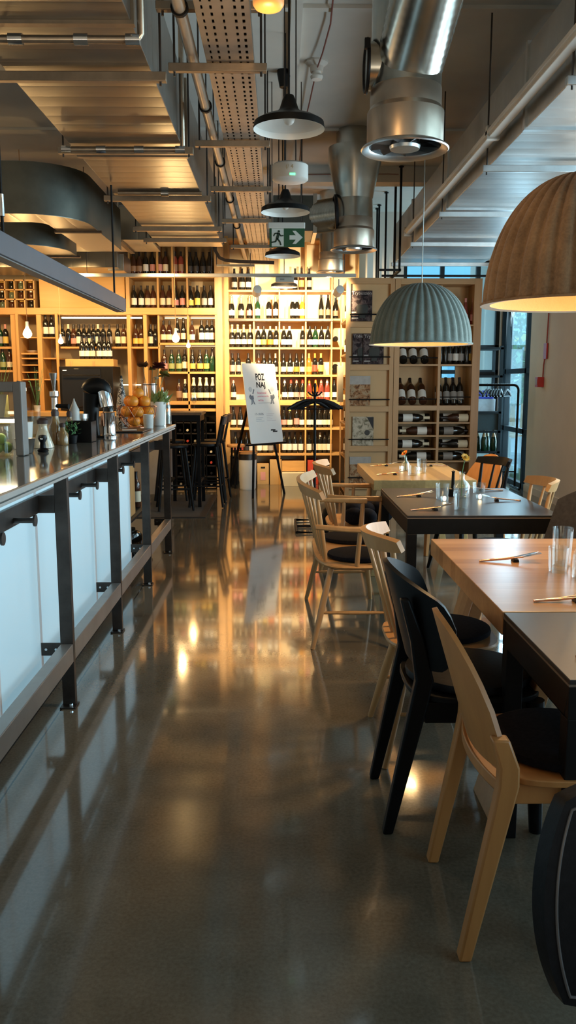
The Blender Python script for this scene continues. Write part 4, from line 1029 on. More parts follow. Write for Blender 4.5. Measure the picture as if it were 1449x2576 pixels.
# ------------------------------------------------------------------ magazine stand and open wine unit
YM = 10.9
t = thing('magazine_stand', 'tall birch end unit with five magazine pockets facing the room', 'magazine stand', (1.17, YM, 0))
xl, xr = -0.30, 0.315
MB().bb(xl, xl + 0.055, 0, 0.05, 0, 2.785).build('stile', BIRCH, t, 0, 0.002)
MB().bb(xr - 0.055, xr, 0, 0.05, 0, 2.785).build('stile', BIRCH, t, 0, 0.002)
MB().bb(xl, xr, 0.05, 0.07, 0.0, 2.785).build('back_panel', BIRCHPANEL, t, 0)
MB().bb(xl, xl + 0.02, 0.98, 1.03, 0, 2.785).build('stile', BIRCH, t, 0, 0.002)
MB().bb(xr - 0.02, xr, 0.07, 1.03, 0, 2.785).build('side_panel', BIRCH, t, 0, 0.002)
for z in (0.05, 0.5, 0.95, 1.4, 1.85, 2.3, 2.77): MB().bb(xl + 0.005, xr - 0.02, 0.07, 1.03, z - 0.02, z).build('inner_shelf', BIRCHX, t, 0)
mz = lambda py: atY(920, py, YM).z
for p0, p1 in ((699, 714), (809, 823), (917, 931), (1022, 1036), (1122, 1136), (1218, 1231)):
    MB().bb(xl + 0.055, xr - 0.055, 0.0, 0.05, mz(p1), mz(p0)).build('pocket_rail', BIRCHX, t, 0, 0.002)
for py in (791, 898, 1005, 1105, 1201):
    MB().cyl((xl + 0.045, -0.012, mz(py)), (xr - 0.045, -0.012, mz(py)), 0.008, None, 8).build('retaining_bar', BLACKMETAL, t)
t2 = thing('notice_box', 'cream box fixed to the aisle side of the magazine stand', 'notice box', (0.83, 11.3, 1.22))
MB().bb(-0.035, 0.035, -0.07, 0.16, 0, 0.48).build('box_body', LB['cream'], t2, 0, 0.004)
for k, z in enumerate((0.5, 0.95, 1.85, 2.3)):
    for j in range(3):
        bottle('bordeaux', 'dark', 'white', 'dark', (0.95, 11.2 + j * 0.25, z + 0.001), 'dark bottle, %s from the room, %s shelf of the magazine stand side' % (ORD[j], ('lowest', 'second', 'fourth', 'fifth')[k]), 'bottles in the side of the magazine stand', (0, 0, -PI / 2))
def cover(style):
    m, nt, b = nodes('magazine_cover_' + style); setp(b, Roughness=0.7, Specular_IOR_Level=0.2)
    v = coords(nt); n = noise(nt, v, 16, 5, 0.6, 1.0)
    if style == 'dark': cr = [(0.42, (0.012, 0.008, 0.010)), (0.52, (0.05, 0.03, 0.03)), (0.62, (0.11, 0.085, 0.08)), (0.75, (0.05, 0.025, 0.02))]
    elif style == 'food': cr = [(0.35, (0.05, 0.025, 0.012)), (0.48, (0.30, 0.14, 0.06)), (0.6, (0.42, 0.30, 0.18)), (0.75, (0.12, 0.06, 0.03))]
    else: cr = [(0.35, (0.10, 0.09, 0.05)), (0.5, (0.42, 0.36, 0.27)), (0.65, (0.55, 0.47, 0.36)), (0.8, (0.20, 0.24, 0.14))]
    nt.links.new(ramp(nt, n, cr), b.inputs['Base Color'])
    return m
CV = {k: cover(k) for k in ('dark', 'food', 'pale')}
def magazine(px0, px1, py0, py1, style, title, label, dy=0.0, sky=None):
    a = atY(px0, py1, YM + 0.03 - dy); b_ = atY(px1, py0, YM + 0.03 - dy)
    w, h = b_.x - a.x, b_.z - a.z
    t = thing('magazine', label, 'magazine', ((a.x + b_.x) / 2, YM + 0.034 - dy, a.z), 0, 'magazines in the stand pockets')
    MB().bb(-w / 2, w / 2, -0.005, 0.004, 0, h).build('pages', CV[style], t, 0)
    if sky: MB().bb(-w / 2, w / 2, -0.0065, -0.005, h * sky, h).build('plain_sky', plain('cover_sky', (0.36, 0.33, 0.30), 0.5), t, 0)
    if style == 'dark':
        MB().lathe([(0, 0), (w * 0.16, 0), (w * 0.13, 0.03), (w * 0.26, 0.08), (w * 0.28, 0.14), (w * 0.20, 0.17), (0, 0.17)], n=16).build('printed_pot', plain('printed_pot', (0.012, 0.012, 0.008), 0.6), t).matrix_local = Matrix.Translation((0.01, -0.0055, h * 0.10)) @ Matrix.Diagonal((1, 0.02, 1, 1))
        MB().bb(-w * 0.45, -w * 0.15, -0.007, -0.005, h * 0.08, h * 0.12).bb(-w * 0.45, -w * 0.25, -0.007, -0.005, h * 0.27, h * 0.31).build('printed_blocks', LB['grey'], t, 0)
    if style == 'pale':
        MB().cyl((w * 0.2, -0.0055, h * 0.45), (w * 0.2, -0.0065, h * 0.45), w * 0.13, None, 20).build('printed_spot', plain('printed_spot', (0.03, 0.025, 0.02), 0.6), t)
        MB().prism([(w * 0.18, -0.0055, h * 0.98), (w * 0.5, -0.0055, h * 0.98), (w * 0.5, -0.0055, h * 0.55)], (0, -0.001, 0)).build('printed_corner', INK, t, 0)
    if title:
        vs, fs = text_mb(title, 0.062, 0, 0.0, 1.0)
        xm = max(v.x for v in vs); s = w * 0.9 / xm
        MB().add([(-w * 0.45 + v.x * s, -0.0072, h * 0.87 + v.y * s) for v in vs], fs).build('title_lettering', LB['grey'] if False else plain('title_ink', (0.42, 0.38, 0.36), 0.6), t, 0)
    return t
magazine(882, 937, 731, 808, 'dark', 'Trybuszon', 'dark magazine alone in the top pocket of the stand')
magazine(886, 933, 839, 916, 'dark', 'Trybuszon', 'dark magazine at left in the second pocket of the stand')
magazine(913, 966, 840, 916, 'dark', 'Trybuszon', 'dark magazine overlapping another in the second pocket of the stand', 0.014)
magazine(879, 932, 946, 1021, 'food', None, 'magazine with grey sky over red food in the third pocket', 0, 0.72)
magazine(886, 940, 1048, 1121, 'pale', None, 'pale magazine with a dark round spot in the fourth pocket')
magazine(879, 933, 1149, 1217, 'food', None, 'magazine with grey sky in the lowest pocket of the stand', 0, 0.72)

t = thing('wine_unit', 'tall open birch wine unit beside the magazine stand', 'wine unit', (0, YM, 0))
ux = lambda px, py=962: atY(px, py, YM).x
uz = lambda py: atY(1100, py, YM).z
MB().bb(1.49, 1.56, 0, 0.36, 0, 2.785).build('side_panel', BIRCH, t, 0, 0.002)
MB().bb(2.50, 2.60, 0, 0.36, 0, 2.785).build('side_panel', BIRCH, t, 0, 0.002)
MB().bb(2.06, 2.095, 0.004, 0.35, 0, 2.70).build('divider', BIRCH, t, 0, 0.002)
MB().bb(1.56, 2.50, 0.0, 0.36, uz(715), 2.785).build('top_board', BIRCHX, t, 0, 0.002)
US = [(816, 0.02), (916, 0.022), (1020, 0.065), (1062, 0.02), (1095, 0.02), (1128, 0.02), (1159, 0.02), (1195, 0.02), (1238, 0.03)]
for py, th in US: MB().bb(1.56, 2.50, 0.006, 0.355, uz(py) - th, uz(py)).build('shelf_board', BIRCHX, t, 0, 0.002)
MB().bb(1.56, 2.06, 0.345, 0.36, 0, 2.72).build('back_panel', BIRCHPANEL, t, 0)
MB().bb(2.095, 2.50, 0.345, 0.36, 0, uz(950)).bb(2.095, 2.50, 0.345, 0.36, uz(918), 2.72).bb(2.36, 2.50, 0.345, 0.36, uz(950), uz(918)).build('back_panel', BIRCHPANEL, t, 0)
for (a, b_, py) in ((1.56, 2.06, 900), (1.56, 2.06, 1004), (2.095, 2.5, 999)):
    MB().cyl((a, 0.03, uz(py)), (b_, 0.03, uz(py)), 0.006, None, 8).build('retaining_bar', BLACKMETAL, t)
row([(1120, 'Bd', 'cream', 'cream'), (1141, 'Bn', 'white', 'cream'), (1165, 'Fr', 'pink', 'pink'), (1184, 'Fr', 'pink', 'pink')], YM + 0.09, uz(816) + 0.001, 'top right shelf of the wine unit', 'bottles on the top shelf of the wine unit')
row([(1107, 'Bd', None, 'dark'), (1118, 'Bd', None, 'dark'), (1129, 'Bd', 'grey', 'dark'), (1144, 'Bd', 'white', 'dark'), (1157, 'Bd', 'grey', 'dark'), (1171, 'Bd', None, 'dark'), (1182, 'Bd', 'gold', 'cream')], YM + 0.09, uz(916) + 0.001, 'second right shelf of the wine unit', 'bottles on the second shelf of the wine unit')
def lean(pxs, y, z, kind, g, l, tilt, place, group, sc=1.36):
    for i, px in enumerate(pxs):
        bottle(kind, g, l, 'dark', (ux(px), y, z), '%s bottle leaning back, %s from left, %s' % (g, ORD[i], place), group, (-tilt, 0, 0), sc)
lean((1016, 1042, 1070), YM + 0.08, uz(916) + 0.035, 'bordeaux', 'dark', 'white', 0.72, 'second shelf, left side of the wine unit', 'leaning bottles in the wine unit')
lean((1015, 1041, 1068), YM + 0.08, uz(1020) + 0.035, 'bordeaux', 'brown', 'white', 0.72, 'third shelf, left side of the wine unit', 'leaning bottles in the wine unit')
lean((1108, 1128, 1146, 1163), YM + 0.08, uz(1020) + 0.015, 'bordeaux', 'dark', 'grey', 0.32, 'third shelf, right side of the wine unit', 'leaning bottles in the wine unit', 1.2)
LV = ['first', 'second', 'third', 'fourth']
for i, py in enumerate((1062, 1095, 1128, 1159)):
    for j, (x, d) in enumerate(((1.60, 1), (2.14, 1))):
        flip = (i + j) % 2
        g = ('dark', 'brown', 'dark', 'dark')[(i + j) % 4]
        xx = x - 0.03 + (0.0 if not flip else 0.44)
        bottle('bordeaux', g, ('white', 'cream', 'white', 'grey')[(i * 2 + j) % 4], ('cream', 'dark')[j], (xx, YM + 0.10, uz(py) + 0.053), '%s bottle lying in front, %s side, %s lying level of the wine unit' % (KD[g[0]] if g != 'brown' else 'brown', ('left', 'right')[j], LV[i]), 'lying bottles in the wine unit', (0, PI / 2 if not flip else -PI / 2, 0), 1.38)
        bottle('bordeaux', 'dark', ('cream', 'white')[j], 'dark', (x - 0.02 + (0.42 if not flip else 0.0), YM + 0.23, uz(py) + 0.053), 'dark bottle lying behind another, %s side, %s lying level of the wine unit' % (('left', 'right')[j], LV[i]), 'lying bottles in the wine unit', (0, -PI / 2 if not flip else PI / 2, 0), 1.38)
t = thing('bent_arm', 'grey bent metal arm ending above the wine wall beside the perforated tray', 'bracket arm', tuple(atY(540, 628, 10.95)))
o_ = atY(540, 628, 10.95)
MB().tube([atY(px, py, 10.95) - o_ for px, py in ((535, 600), (540, 628), (552, 648), (566, 655), (600, 658), (690, 661))], 0.028, 4, True, True).build('arm', STEEL, t, 40)
MB().tube([atY(px, py, 10.97) - o_ for px, py in ((545, 668), (600, 668), (640, 668))], 0.02, 4, True, True).build('lower_arm', GALV, t, 40)
for px in (545, 630): MB().cyl(atY(px, 668, 10.97) - o_, Vector((atY(px, 668, 10.97).x, 10.97, 3.995)) - o_, 0.005, None, 8).build('threaded_rod', STEEL, t)
# black hanging frame above the unit
t = thing('hanging_pipe_rack', 'black metal frame hung by thin ceiling rods above the wine unit', 'hanging frame', (1.452, 11.1, 2.805))
MB().bb(-0.014, 0.014, -0.85, 1.65, -0.014, 0.014).build('long_bar', BLACKMETAL, t, 0)
MB().bb(-0.15, 1.75, -0.3, -0.27, -0.012, 0.012).build('cross_bar', BLACKMETAL, t, 0)
MB().bb(-0.25, 0.0, -0.85, -0.82, -0.012, 0.012).build('cross_bar', BLACKMETAL, t, 0)
for y in (-0.8, -0.35, 0.57, 1.37, 1.62):
    MB().cyl((0, y, 0), (0, y, 1.185), 0.014, None, 10).cyl((0, y, 1.175), (0, y, 1.185), 0.03, None, 12).build('hanging_rod', BLACKMETAL, t)
# ------------------------------------------------------------------ tables
def wood_table(x0, x1, y0, y1, label, mat, end):
    t = thing('oak_table', label, 'table', ((x0 + x1) / 2, (y0 + y1) / 2, 0), 0)
    a, b = (x1 - x0) / 2, (y1 - y0) / 2
    MB().bb(-a, a, -b, b, 0.672, 0.75).build('tabletop', mat, t, 0, 0.003)
    for sx in (-1, 1):
        for sy in (-1, 1):
            yy0 = sy * (b - 0.02) if sy < 0 else b - 0.30
            xt, xb = a * 0.62, a * 0.96
            p = [(sx * xt - 0.028, 0.672), (sx * xt + 0.028, 0.672), (sx * xb + 0.028, 0), (sx * xb - 0.028, 0)]
            MB().prism([(x, yy0, z) for x, z in p], (0, 0.25, 0)).build('plank_leg', end, t, 0, 0.004)
    return t
wood_table(0.72, 1.80, 2.60, 3.87, 'glossy oak table nearest the viewer, under the brown dome lamp', TABLEWOOD, TABLEWOOD)
wood_table(0.72, 1.50, 6.26, 7.60, 'thick block oak table farthest away, under the green dome lamp', BLOCKWOOD, BLOCKWOOD)
def black_table(x0, x1, y0, y1, label):
    t = thing('black_table', label, 'table', ((x0 + x1) / 2, (y0 + y1) / 2, 0), 0)
    a, b = (x1 - x0) / 2, (y1 - y0) / 2
    MB().bb(-a, a, -b, b, 0.738, 0.75).build('tabletop', BLACKTOP, t, 0, 0.002)
    MB().bb(-a - 0.001, a + 0.001, -b - 0.001, b + 0.001, 0.732, 0.738).build('edge_band', plain('edge_brown', (0.16, 0.12, 0.09), 0.4), t, 0)
    MB().bb(-a, a, -b, -b + 0.03, 0.645, 0.732).bb(-a, a, b - 0.03, b, 0.645, 0.732).bb(-a, -a + 0.03, -b + 0.03, b - 0.03, 0.645, 0.732).bb(a - 0.03, a, -b + 0.03, b - 0.03, 0.645, 0.732).build('apron', BLACKMETAL, t, 0, 0.002)
    for sx in (-1, 1):
        for sy in (-1, 1):
            MB().box((sx * (a - 0.028), sy * (b - 0.028), 0.323), (0.055, 0.055, 0.645)).build('leg', BLACKMETAL, t, 0, 0.003)
black_table(0.715, 1.575, 4.56, 5.78, 'black table with a deep apron in the middle of the room')
black_table(0.722, 1.58, 1.975, 2.590, 'small black table nearest the viewer at the right edge')

# ------------------------------------------------------------------ chairs (local x forward, rear at -x)
def cushion(parent, r, z, mat=BLACKFELT, x=0.0, h=0.03, name='seat_cushion', ry=None, y=0):
    ry = ry or r
    m = MB(); n = 32
    for k, (q, zz) in enumerate(((0, 0), (0.93, 0), (0.99, 0.006), (1.0, h * 0.5), (0.985, h * 0.85), (0.9, h), (0.0, h * 1.04))):
        for i in range(n):
            a = 2 * PI * i / n
            m.v.append(Vector((x + r * q * math.cos(a), y + ry * q * math.sin(a), z + zz)))
        if k:
            for i in range(n):
                j = (i + 1) % n
                m.f.append(((k - 1) * n + i, (k - 1) * n + j, k * n + j, k * n + i))
    return m.build(name, mat, parent, 50)
def panel_chair(loc, rz, wm, label, cush=True, seatz=0.485, name='panel_chair', legm=None):
    """bent plywood back panel held between two stout rear legs"""
    legm = legm or wm
    t = thing(name, label, 'chair', loc, rz)
    for s in (-1, 1):
        y = s * 0.225
        m = MB()
        pts = [(-0.285, 0), (-0.205, 0.40), (-0.190, 0.48), (-0.190, 0.53), (-0.215, 0.605)]
        wd = [0.030, 0.044, 0.048, 0.046, 0.040]
        poly = [(x - w * 0.55, z) for (x, z), w in zip(pts, wd)] + [(x + w * 0.55, z) for (x, z), w in reversed(list(zip(pts, wd)))]
        m.prism([(x, y - 0.021, z) for x, z in poly], (0, 0.042, 0))
        m.build('rear_leg', legm, t, 30, 0.006)
        m = MB()
        m.tube([(0.215, y * 0.9, 0.0), (0.19, y * 0.9, seatz - 0.04)], [0.022, 0.034], 4, True, True)
        m.build('front_leg', legm, t, 0, 0.004)
    rows = []
    for i in range(15):
        f = i / 14
        r_ = []
        for j in range(21):
            u = -1 + 2 * j / 20
            top = 0.535 + 0.335 * (max(0, 1 - abs(u) ** 2.3)) ** 0.62
            bot = 0.500 + 0.01 * u * u
            z = bot + (top - bot) * f
            x = -0.228 - 0.30 * (z - 0.50) * (1 - 0.25 * u * u) + 0.045 * u * u
            r_.append((x, u * 0.232, z))
        rows.append(r_)
    MB().sheet(rows, 0.014).build('back_panel', wm, t, 50)
    rr = []
    for j in range(13):
        u = -1 + 2 * j / 12
        rr.append((-0.222 + 0.03 * u * u, u * 0.208, 0.465))
    MB().tube(rr, 0.024, 4, True, True).build('back_rail', wm, t, 30, 0.004)
    sm = MB(); n = 36; ring = []
    for i in range(n):
        a = 2 * PI * i / n
        ca, sa = math.cos(a), math.sin(a)
        e = 0.55
        ring.append((0.015 + 0.225 * math.copysign(abs(ca) ** e, ca), 0.225 * math.copysign(abs(sa) ** e, sa)))
    sm.prism([(x, y, seatz - 0.018) for x, y in ring], (0, 0, 0.018))
    sm.build('seat', wm, t, 30, 0.003)
    MB().bb(-0.18, 0.20, -0.195, -0.17, seatz - 0.075, seatz - 0.018).bb(-0.18, 0.20, 0.17, 0.195, seatz - 0.075, seatz - 0.018).bb(0.175, 0.20, -0.17, 0.17, seatz - 0.075, seatz - 0.018).build('seat_frame', wm, t, 0, 0.003)
    if cush: cushion(t, 0.20, seatz + 0.001, BLACKFELT, 0.02)
    return t
def wrap_chair(loc, rz, wm, pad, label, name='wrap_back_chair'):
    """wide shell back curling round the sitter"""
    t = thing(name, label, 'chair', loc, rz)
    for s in (-1, 1):
        y = s * 0.195
        m = MB()
        pts = [(-0.275, 0), (-0.185, 0.43), (-0.165, 0.53), (-0.19, 0.66), (-0.235, 0.80)]
        wd = [0.034, 0.058, 0.060, 0.046, 0.030]
        poly = [(x - w * 0.5, z) for (x, z), w in zip(pts, wd)] + [(x + w * 0.5, z) for (x, z), w in reversed(list(zip(pts, wd)))]
        m.prism([(x, y - 0.02, z) for x, z in poly], (0, 0.04, 0))
        m.build('rear_leg', wm, t, 30, 0.007)
        MB().tube([(0.22, y, 0.0), (0.195, y, 0.46)], [0.022, 0.034], 12).build('front_leg', wm, t)
    rows = []
    for i in range(15):
        f = i / 14; r_ = []
        for j in range(31):
            u = -1 + 2 * j / 30
            a = u * R(84)
            q = abs(u)
            top = 0.885 - 0.115 * q ** 1.6 - (0.055 * ((q - 0.8) / 0.2) ** 2 if q > 0.8 else 0)
            bot = 0.555 + 0.03 * q ** 2 + (0.075 * ((q - 0.8) / 0.2) ** 2 if q > 0.8 else 0)
            z = bot + (top - bot) * f
            ln = (z - 0.56) * 0.26 * math.cos(a)
            r_.append((-0.188 + 0.125 * (1 - math.cos(a)) - ln, 0.265 * math.sin(a), z))
        rows.append(r_)
    MB().sheet(rows, 0.016).build('back_shell', wm, t, 50)
    sm = MB(); n = 36; ring = []
    for i in range(n):
        a = 2 * PI * i / n; ca, sa = math.cos(a), math.sin(a); e = 0.6
        ring.append((0.02 + 0.225 * math.copysign(abs(ca) ** e, ca), 0.225 * math.copysign(abs(sa) ** e, sa)))
    sm.prism([(x, y, 0.455) for x, y in ring], (0, 0, 0.02)); sm.build('seat', wm, t, 30, 0.004)
    MB().bb(-0.16, 0.19, -0.205, -0.18, 0.385, 0.455).bb(-0.16, 0.19, 0.18, 0.205, 0.385, 0.455).bb(0.165, 0.19, -0.18, 0.18, 0.385, 0.455).bb(-0.16, -0.135, -0.18, 0.18, 0.385, 0.455).build('seat_frame', wm, t, 0, 0.003)
    cushion(t, 0.215, 0.476, pad, 0.02, 0.035, 'seat_pad')
    return t
def crest(w, dx, z, h, mat, t, rx=-0.26, th=0.024):
    rows = []
    for i in range(5):
        f = i / 4; r_ = []
        for j in range(25):
            u = -1 + 2 * j / 24
            q = abs(u)
            hh = h * (1 - 0.35 * q ** 4)
            zz = z - h * 0.5 + (f - 0.5) * hh
            r_.append((rx + dx * q ** 2.0 - 0.02 * f, u * w, zz))
        rows.append(r_)
    return MB().sheet(rows, th).build('crest_rail', mat, t, 50)
def saddle_seat(t, mat, hx, hy, z, th=0.032, x0=0.0, e=0.62):
    ring = []
    n = 44
    for i in range(n):
        a = 2 * PI * i / n; ca, sa = math.cos(a), math.sin(a)
        ring.append((x0 + hx * math.copysign(abs(ca) ** e, ca), hy * math.copysign(abs(sa) ** e, sa)))
    m = MB(); b = 0
    for (k, zz) in ((0.90, z - th), (0.99, z - th * 0.5), (1.0, z - th * 0.25), (0.985, z)):
        m.v += [Vector((x0 + (x - x0) * k, y * k, zz)) for x, y in ring]
    for r_ in range(3):
        for i in range(n):
            j = (i + 1) % n
            m.f.append((r_ * n + i, r_ * n + j, (r_ + 1) * n + j, (r_ + 1) * n + i))
    m.f.append(tuple(reversed(range(n)))); m.f.append(tuple(3 * n + i for i in range(n)))
    return m.build('seat', mat, t, 40)
def spindle_chair(loc, rz, wm, label, hy=0.225, arms=False, cush=1, nsp=5, cz=0.90, sz=0.47, legs=None, name='spindle_chair', splay=0.05, wcrest=None, group=None, gap=0.0):
    t = thing(name, label, 'chair', loc, rz, group)
    saddle_seat(t, wm, 0.225, hy, sz)
    wc = wcrest or hy * 0.98
    crest(wc, 0.11, cz, 0.062, wm, t, -0.295)
    for i in range(nsp):
        u = -1 + 2 * i / (nsp - 1)
        uu = u * 0.84
        top = Vector((-0.295 + 0.11 * (uu * 0.98) ** 2 , uu * wc, cz - 0.055))
        bot = Vector((-0.185 + 0.03 * uu * uu, uu * hy * 0.84, sz - 0.01))
        end = abs(u) > 0.99
        k = 0.0135 if end else 0.0095
        MB().tube([bot, bot.lerp(top, 0.45), top], [k * 0.85, k * 1.12, k * 0.8], 10).build('spindle', wm, t)
    for sx, sy in ((-1, -1), (-1, 1), (1, -1), (1, 1)):
        a = Vector((sx * 0.14 + 0.0, sy * (hy - 0.075), sz - 0.025))
        b = Vector((sx * 0.245 if sx < 0 else 0.20, sy * (hy - 0.075 + splay + 0.055), 0))
        MB().tube([b, b.lerp(a, 0.5), a], [0.0125, 0.019, 0.0165], 12).build('leg', wm, t)
    for sy in (-1, 1):
        p = lambda sx, z: Vector(((sx * 0.245 if sx < 0 else 0.20) + ((sx * 0.14) - (sx * 0.245 if sx < 0 else 0.20)) * z / sz, sy * (hy - 0.02 + splay - (splay + 0.055) * z / sz), z))
        q = lambda f: p(-1, 0.2).lerp(p(1, 0.2), f)
        MB().tube([q(0.02), q(0.5), q(0.98)], [0.007, 0.0115, 0.007], 10).build('stretcher', wm, t)
    if arms:
        for sy in (-1, 1):
            za = sz + 0.215
            MB().tube([(-0.235, sy * (hy + 0.005), za + 0.01), (-0.05, sy * (hy + 0.03), za), (0.17, sy * (hy + 0.03), za - 0.004)], [0.020, 0.021, 0.026], 4, True, True).build('armrest', wm, t, 40, 0.008)
            for xx in (0.0, 0.13): MB().tube([(xx, sy * (hy - 0.02), sz - 0.01), (xx + 0.012, sy * (hy + 0.027), za - 0.01)], [0.014, 0.0125], 10).build('arm_post', wm, t)
    if cush == 1: cushion(t, 0.19, sz + 0.001, BLACKFELT, 0.02)
    elif cush == 2:
        for y in (-hy / 2 + 0.0, hy / 2): cushion(t, 0.19, sz + 0.001, BLACKFELT, 0.04, 0.03, 'seat_cushion', None, y)
    return t
panel_chair((0.765, 2.19, 0), 0.0, CHAIRWOOD, 'oak chair with a plywood panel back, nearest the viewer at the small black table')
wrap_chair((0.635, 2.775, 0), 0.0, BLACKWOOD, BLACKLEATHER, 'black chair with a wide wrap-around back and black pad, behind the oak panel chair', 'wrap_back_chair')
spindle_chair((0.655, 3.30, 0), 0.0, PALEWOOD, 'pale spindle chair with a black cushion, just behind the black wrap-back chair')
spindle_chair((0.435, 5.06, 0), 0.0, PALEWOOD, 'wide pale spindle bench with armrests and two black cushions by the middle black table', 0.54, True, 2, 12, 0.90, 0.47, None, 'spindle_bench', 0.03, 0.55)
t = spindle_chair((0.575, 6.10, 0), 0.0, PALEWOOD, 'pale spindle armchair at the farthest table, with a plump black cushion', 0.34, True, 0, 7, 0.90, 0.47, None, 'spindle_armchair', 0.03, 0.35)
m = MB(); rn = random.Random(5)
cp = thing('plump_cushion', 'plump dark sheepskin cushion lying on the farthest pale armchair', 'cushion', (0.63, 6.10, 0.471))
for i in range(26):
    a = rn.uniform(0, 2 * PI); q = rn.uniform(0, 0.16)
    m.ball((q * math.cos(a), q * 1.5 * math.sin(a), 0.07 + rn.uniform(-0.015, 0.03)), 0.065, 12, 8, (1.2, 1.2, 1))
m.build('fleece', BLACKFELT, cp, 60)
# right-hand side of the tables, facing the viewer's left
spindle_chair((1.385, 5.06, 0), PI, PALEWOOD, 'pale spindle chair on the far side of the middle black table', 0.225, False, 1, 5)
spindle_chair((1.475, 6.40, 0), PI + 0.30, BLACKWOOD, 'black spindle chair at the right of the farthest table', 0.23, False, 0, 5, name='black_spindle_chair')
panel_chair((1.56, 6.99, 0), PI + 0.55, CHAIRWOOD, 'orange lit panel back chair beside the black spindle chair at right', True)
t = thing('upholstered_chair', 'grey upholstered shell chair at the right edge by the wall', 'chair', (1.47, 4.31, 0), PI)
rows = []
for i in range(11):
    f = i / 10; r_ = []
    for j in range(21):
        u = -1 + 2 * j / 20
        z = 0.46 + f * (0.48 - 0.10 * abs(u) ** 3)
        r_.append((-0.16 - 0.12 * f + 0.20 * u * u, u * 0.245, z))
    rows.append(r_)
GREYFABRIC = plain('grey_fabric', (0.05, 0.05, 0.058), 0.9, 0, 0.2, 40, 0.2, 0, 0.2)
MB().sheet(rows, 0.03).build('back_shell', GREYFABRIC, t, 60)
cushion(t, 0.225, 0.44, GREYFABRIC, 0.02, 0.06, 'seat')
for sx in (-1, 1):
    for sy in (-1, 1): MB().tube([(sx * 0.2, sy * 0.2, 0), (sx * 0.15, sy * 0.15, 0.45)], [0.011, 0.016], 10).build('leg', BLACKMETAL, t)
# leather shell chair at the lower right corner
t = thing('leather_shell_chair', 'black leather shell chair with piped edge at the lower right corner', 'chair', (0.665, 1.0, 0), -PI / 2)
def shell_pt(a, b_):
    k = 0.62
    u = a * math.sqrt(1 - 0.5 * b_ * b_ * k); v = b_ * math.sqrt(1 - 0.5 * a * a * k)
    z = 0.620 + 0.205 * v
    return (-0.285 - 0.05 * (v + 1) * 0.5 + 0.035 * u * u, u * 0.232, z)
rows = [[shell_pt(-1 + 2 * j / 32, -1 + 2 * i / 28) for j in range(33)] for i in range(29)]
sh = MB().sheet(rows, 0.035).build('back_shell', BLACKLEATHER, t, 60)
q = 0.88
edge = [shell_pt(-q, -q + 2 * q * i / 24) for i in range(24)] + [shell_pt(-q + 2 * q * i / 24, q) for i in range(24)] + [shell_pt(q, q - 2 * q * i / 24) for i in range(24)] + [shell_pt(q - 2 * q * i / 24, -q) for i in range(24)]
MB().tube([Vector(p) + Vector((0.0185, 0, 0)) for p in edge], 0.0028, 8, closed=True).build('piping', plain('piping_grey', (0.10, 0.10, 0.105), 0.4), sh)
sm = MB(); n = 44
sm.prism([(0.035 + 0.24 * math.copysign(abs(math.cos(a)) ** 0.5, math.cos(a)), 0.275 * math.copysign(abs(math.sin(a)) ** 0.5, math.sin(a)), 0.40) for a in [2 * PI * i / n for i in range(n)]], (0, 0, 0.055))
sm.build('seat', BLACKLEATHER, t, 30, 0.015)
for sx in (-1, 1):
    for sy in (-1, 1): MB().tube([(sx * 0.22, sy * 0.23, 0), (sx * 0.16, sy * 0.18, 0.40)], [0.011, 0.017], 10).build('leg', BLACKMETAL, t)
for sy in (-1, 1): MB().tube([(-0.15, sy * 0.07, 0.42), (-0.265, sy * 0.07, 0.45), (-0.305, sy * 0.07, 0.60)], 0.012, 8).build('back_support', BLACKMETAL, t)

# ------------------------------------------------------------------ on the tables
def rest(loc, rz, label):
    o = MB().prism([(-0.013, -0.02, 0), (0.013, -0.02, 0), (0.009, -0.02, 0.013), (-0.009, -0.02, 0.013)], (0, 0.04, 0)).build('cutlery_rest', BLACKMETAL, None, 0, 0.002)
    o.location = loc; o.rotation_euler = (0, 0, rz)
    return tag(o, label, 'cutlery rest', 'cutlery rests on the tables')
def knife(loc, rz, label, k=1.0):
    t = thing('knife', label, 'knife', loc, rz, 'copper knives on the tables')
    MB().tube([(-0.15, 0, 0.004), (-0.06, 0, 0.010), (0.0, 0, 0.017)], [0.004, 0.0042, 0.0036], 10).build('handle', COPPER, t)
    m = MB(); m.prism([(0, -0.003, 0.016), (0.02, -0.009, 0.0195), (0.085, -0.008, 0.031), (0.105, 0.004, 0.034), (0.09, 0.006, 0.032), (0.0, 0.004, 0.016)], (0, 0, 0.0016)); m.build('blade', CHROME, t, 0)
    return t
def fork(loc, rz, label):
    t = thing('fork', label, 'fork', loc, rz, 'copper forks on the tables')
    MB().tube([(-0.14, 0, 0.004), (-0.06, 0, 0.010), (0.0, 0, 0.017), (0.03, 0, 0.021)], [0.0042, 0.004, 0.003, 0.0028], 10).build('handle', COPPER, t)
    m = MB(); m.prism([(0.028, -0.004, 0.0205), (0.045, -0.012, 0.025), (0.06, -0.012, 0.029), (0.06, 0.012, 0.029), (0.045, 0.012, 0.025), (0.028, 0.004, 0.0205)], (0, 0, 0.002))
    for y in (-0.0105, -0.0035, 0.0035, 0.0105): m.box((0.08, y, 0.0345), (0.042, 0.003, 0.002), (0, -0.22, 0))
    m.build('tines', CHROME, t, 0)
    return t
def place(x, y, rz, where):
    c, s = math.cos(rz), math.sin(rz)
    rest((x, y, 0.7505), rz, 'black cutlery rest %s' % where)
    knife((x - s * 0.011, y + c * 0.011, 0.7505), rz + 0.10, 'copper handled knife lying on the rest %s' % where)
    fork((x + s * 0.011, y - c * 0.011, 0.7505), rz - 0.10, 'copper handled fork lying on the rest %s' % where)
place(0.975, 3.36, 0.02, 'at the far left of the near oak table')
place(1.005, 2.72, 0.02, 'at the near left of the near oak table')
place(0.945, 2.145, 0.0, 'at the left of the small black table')
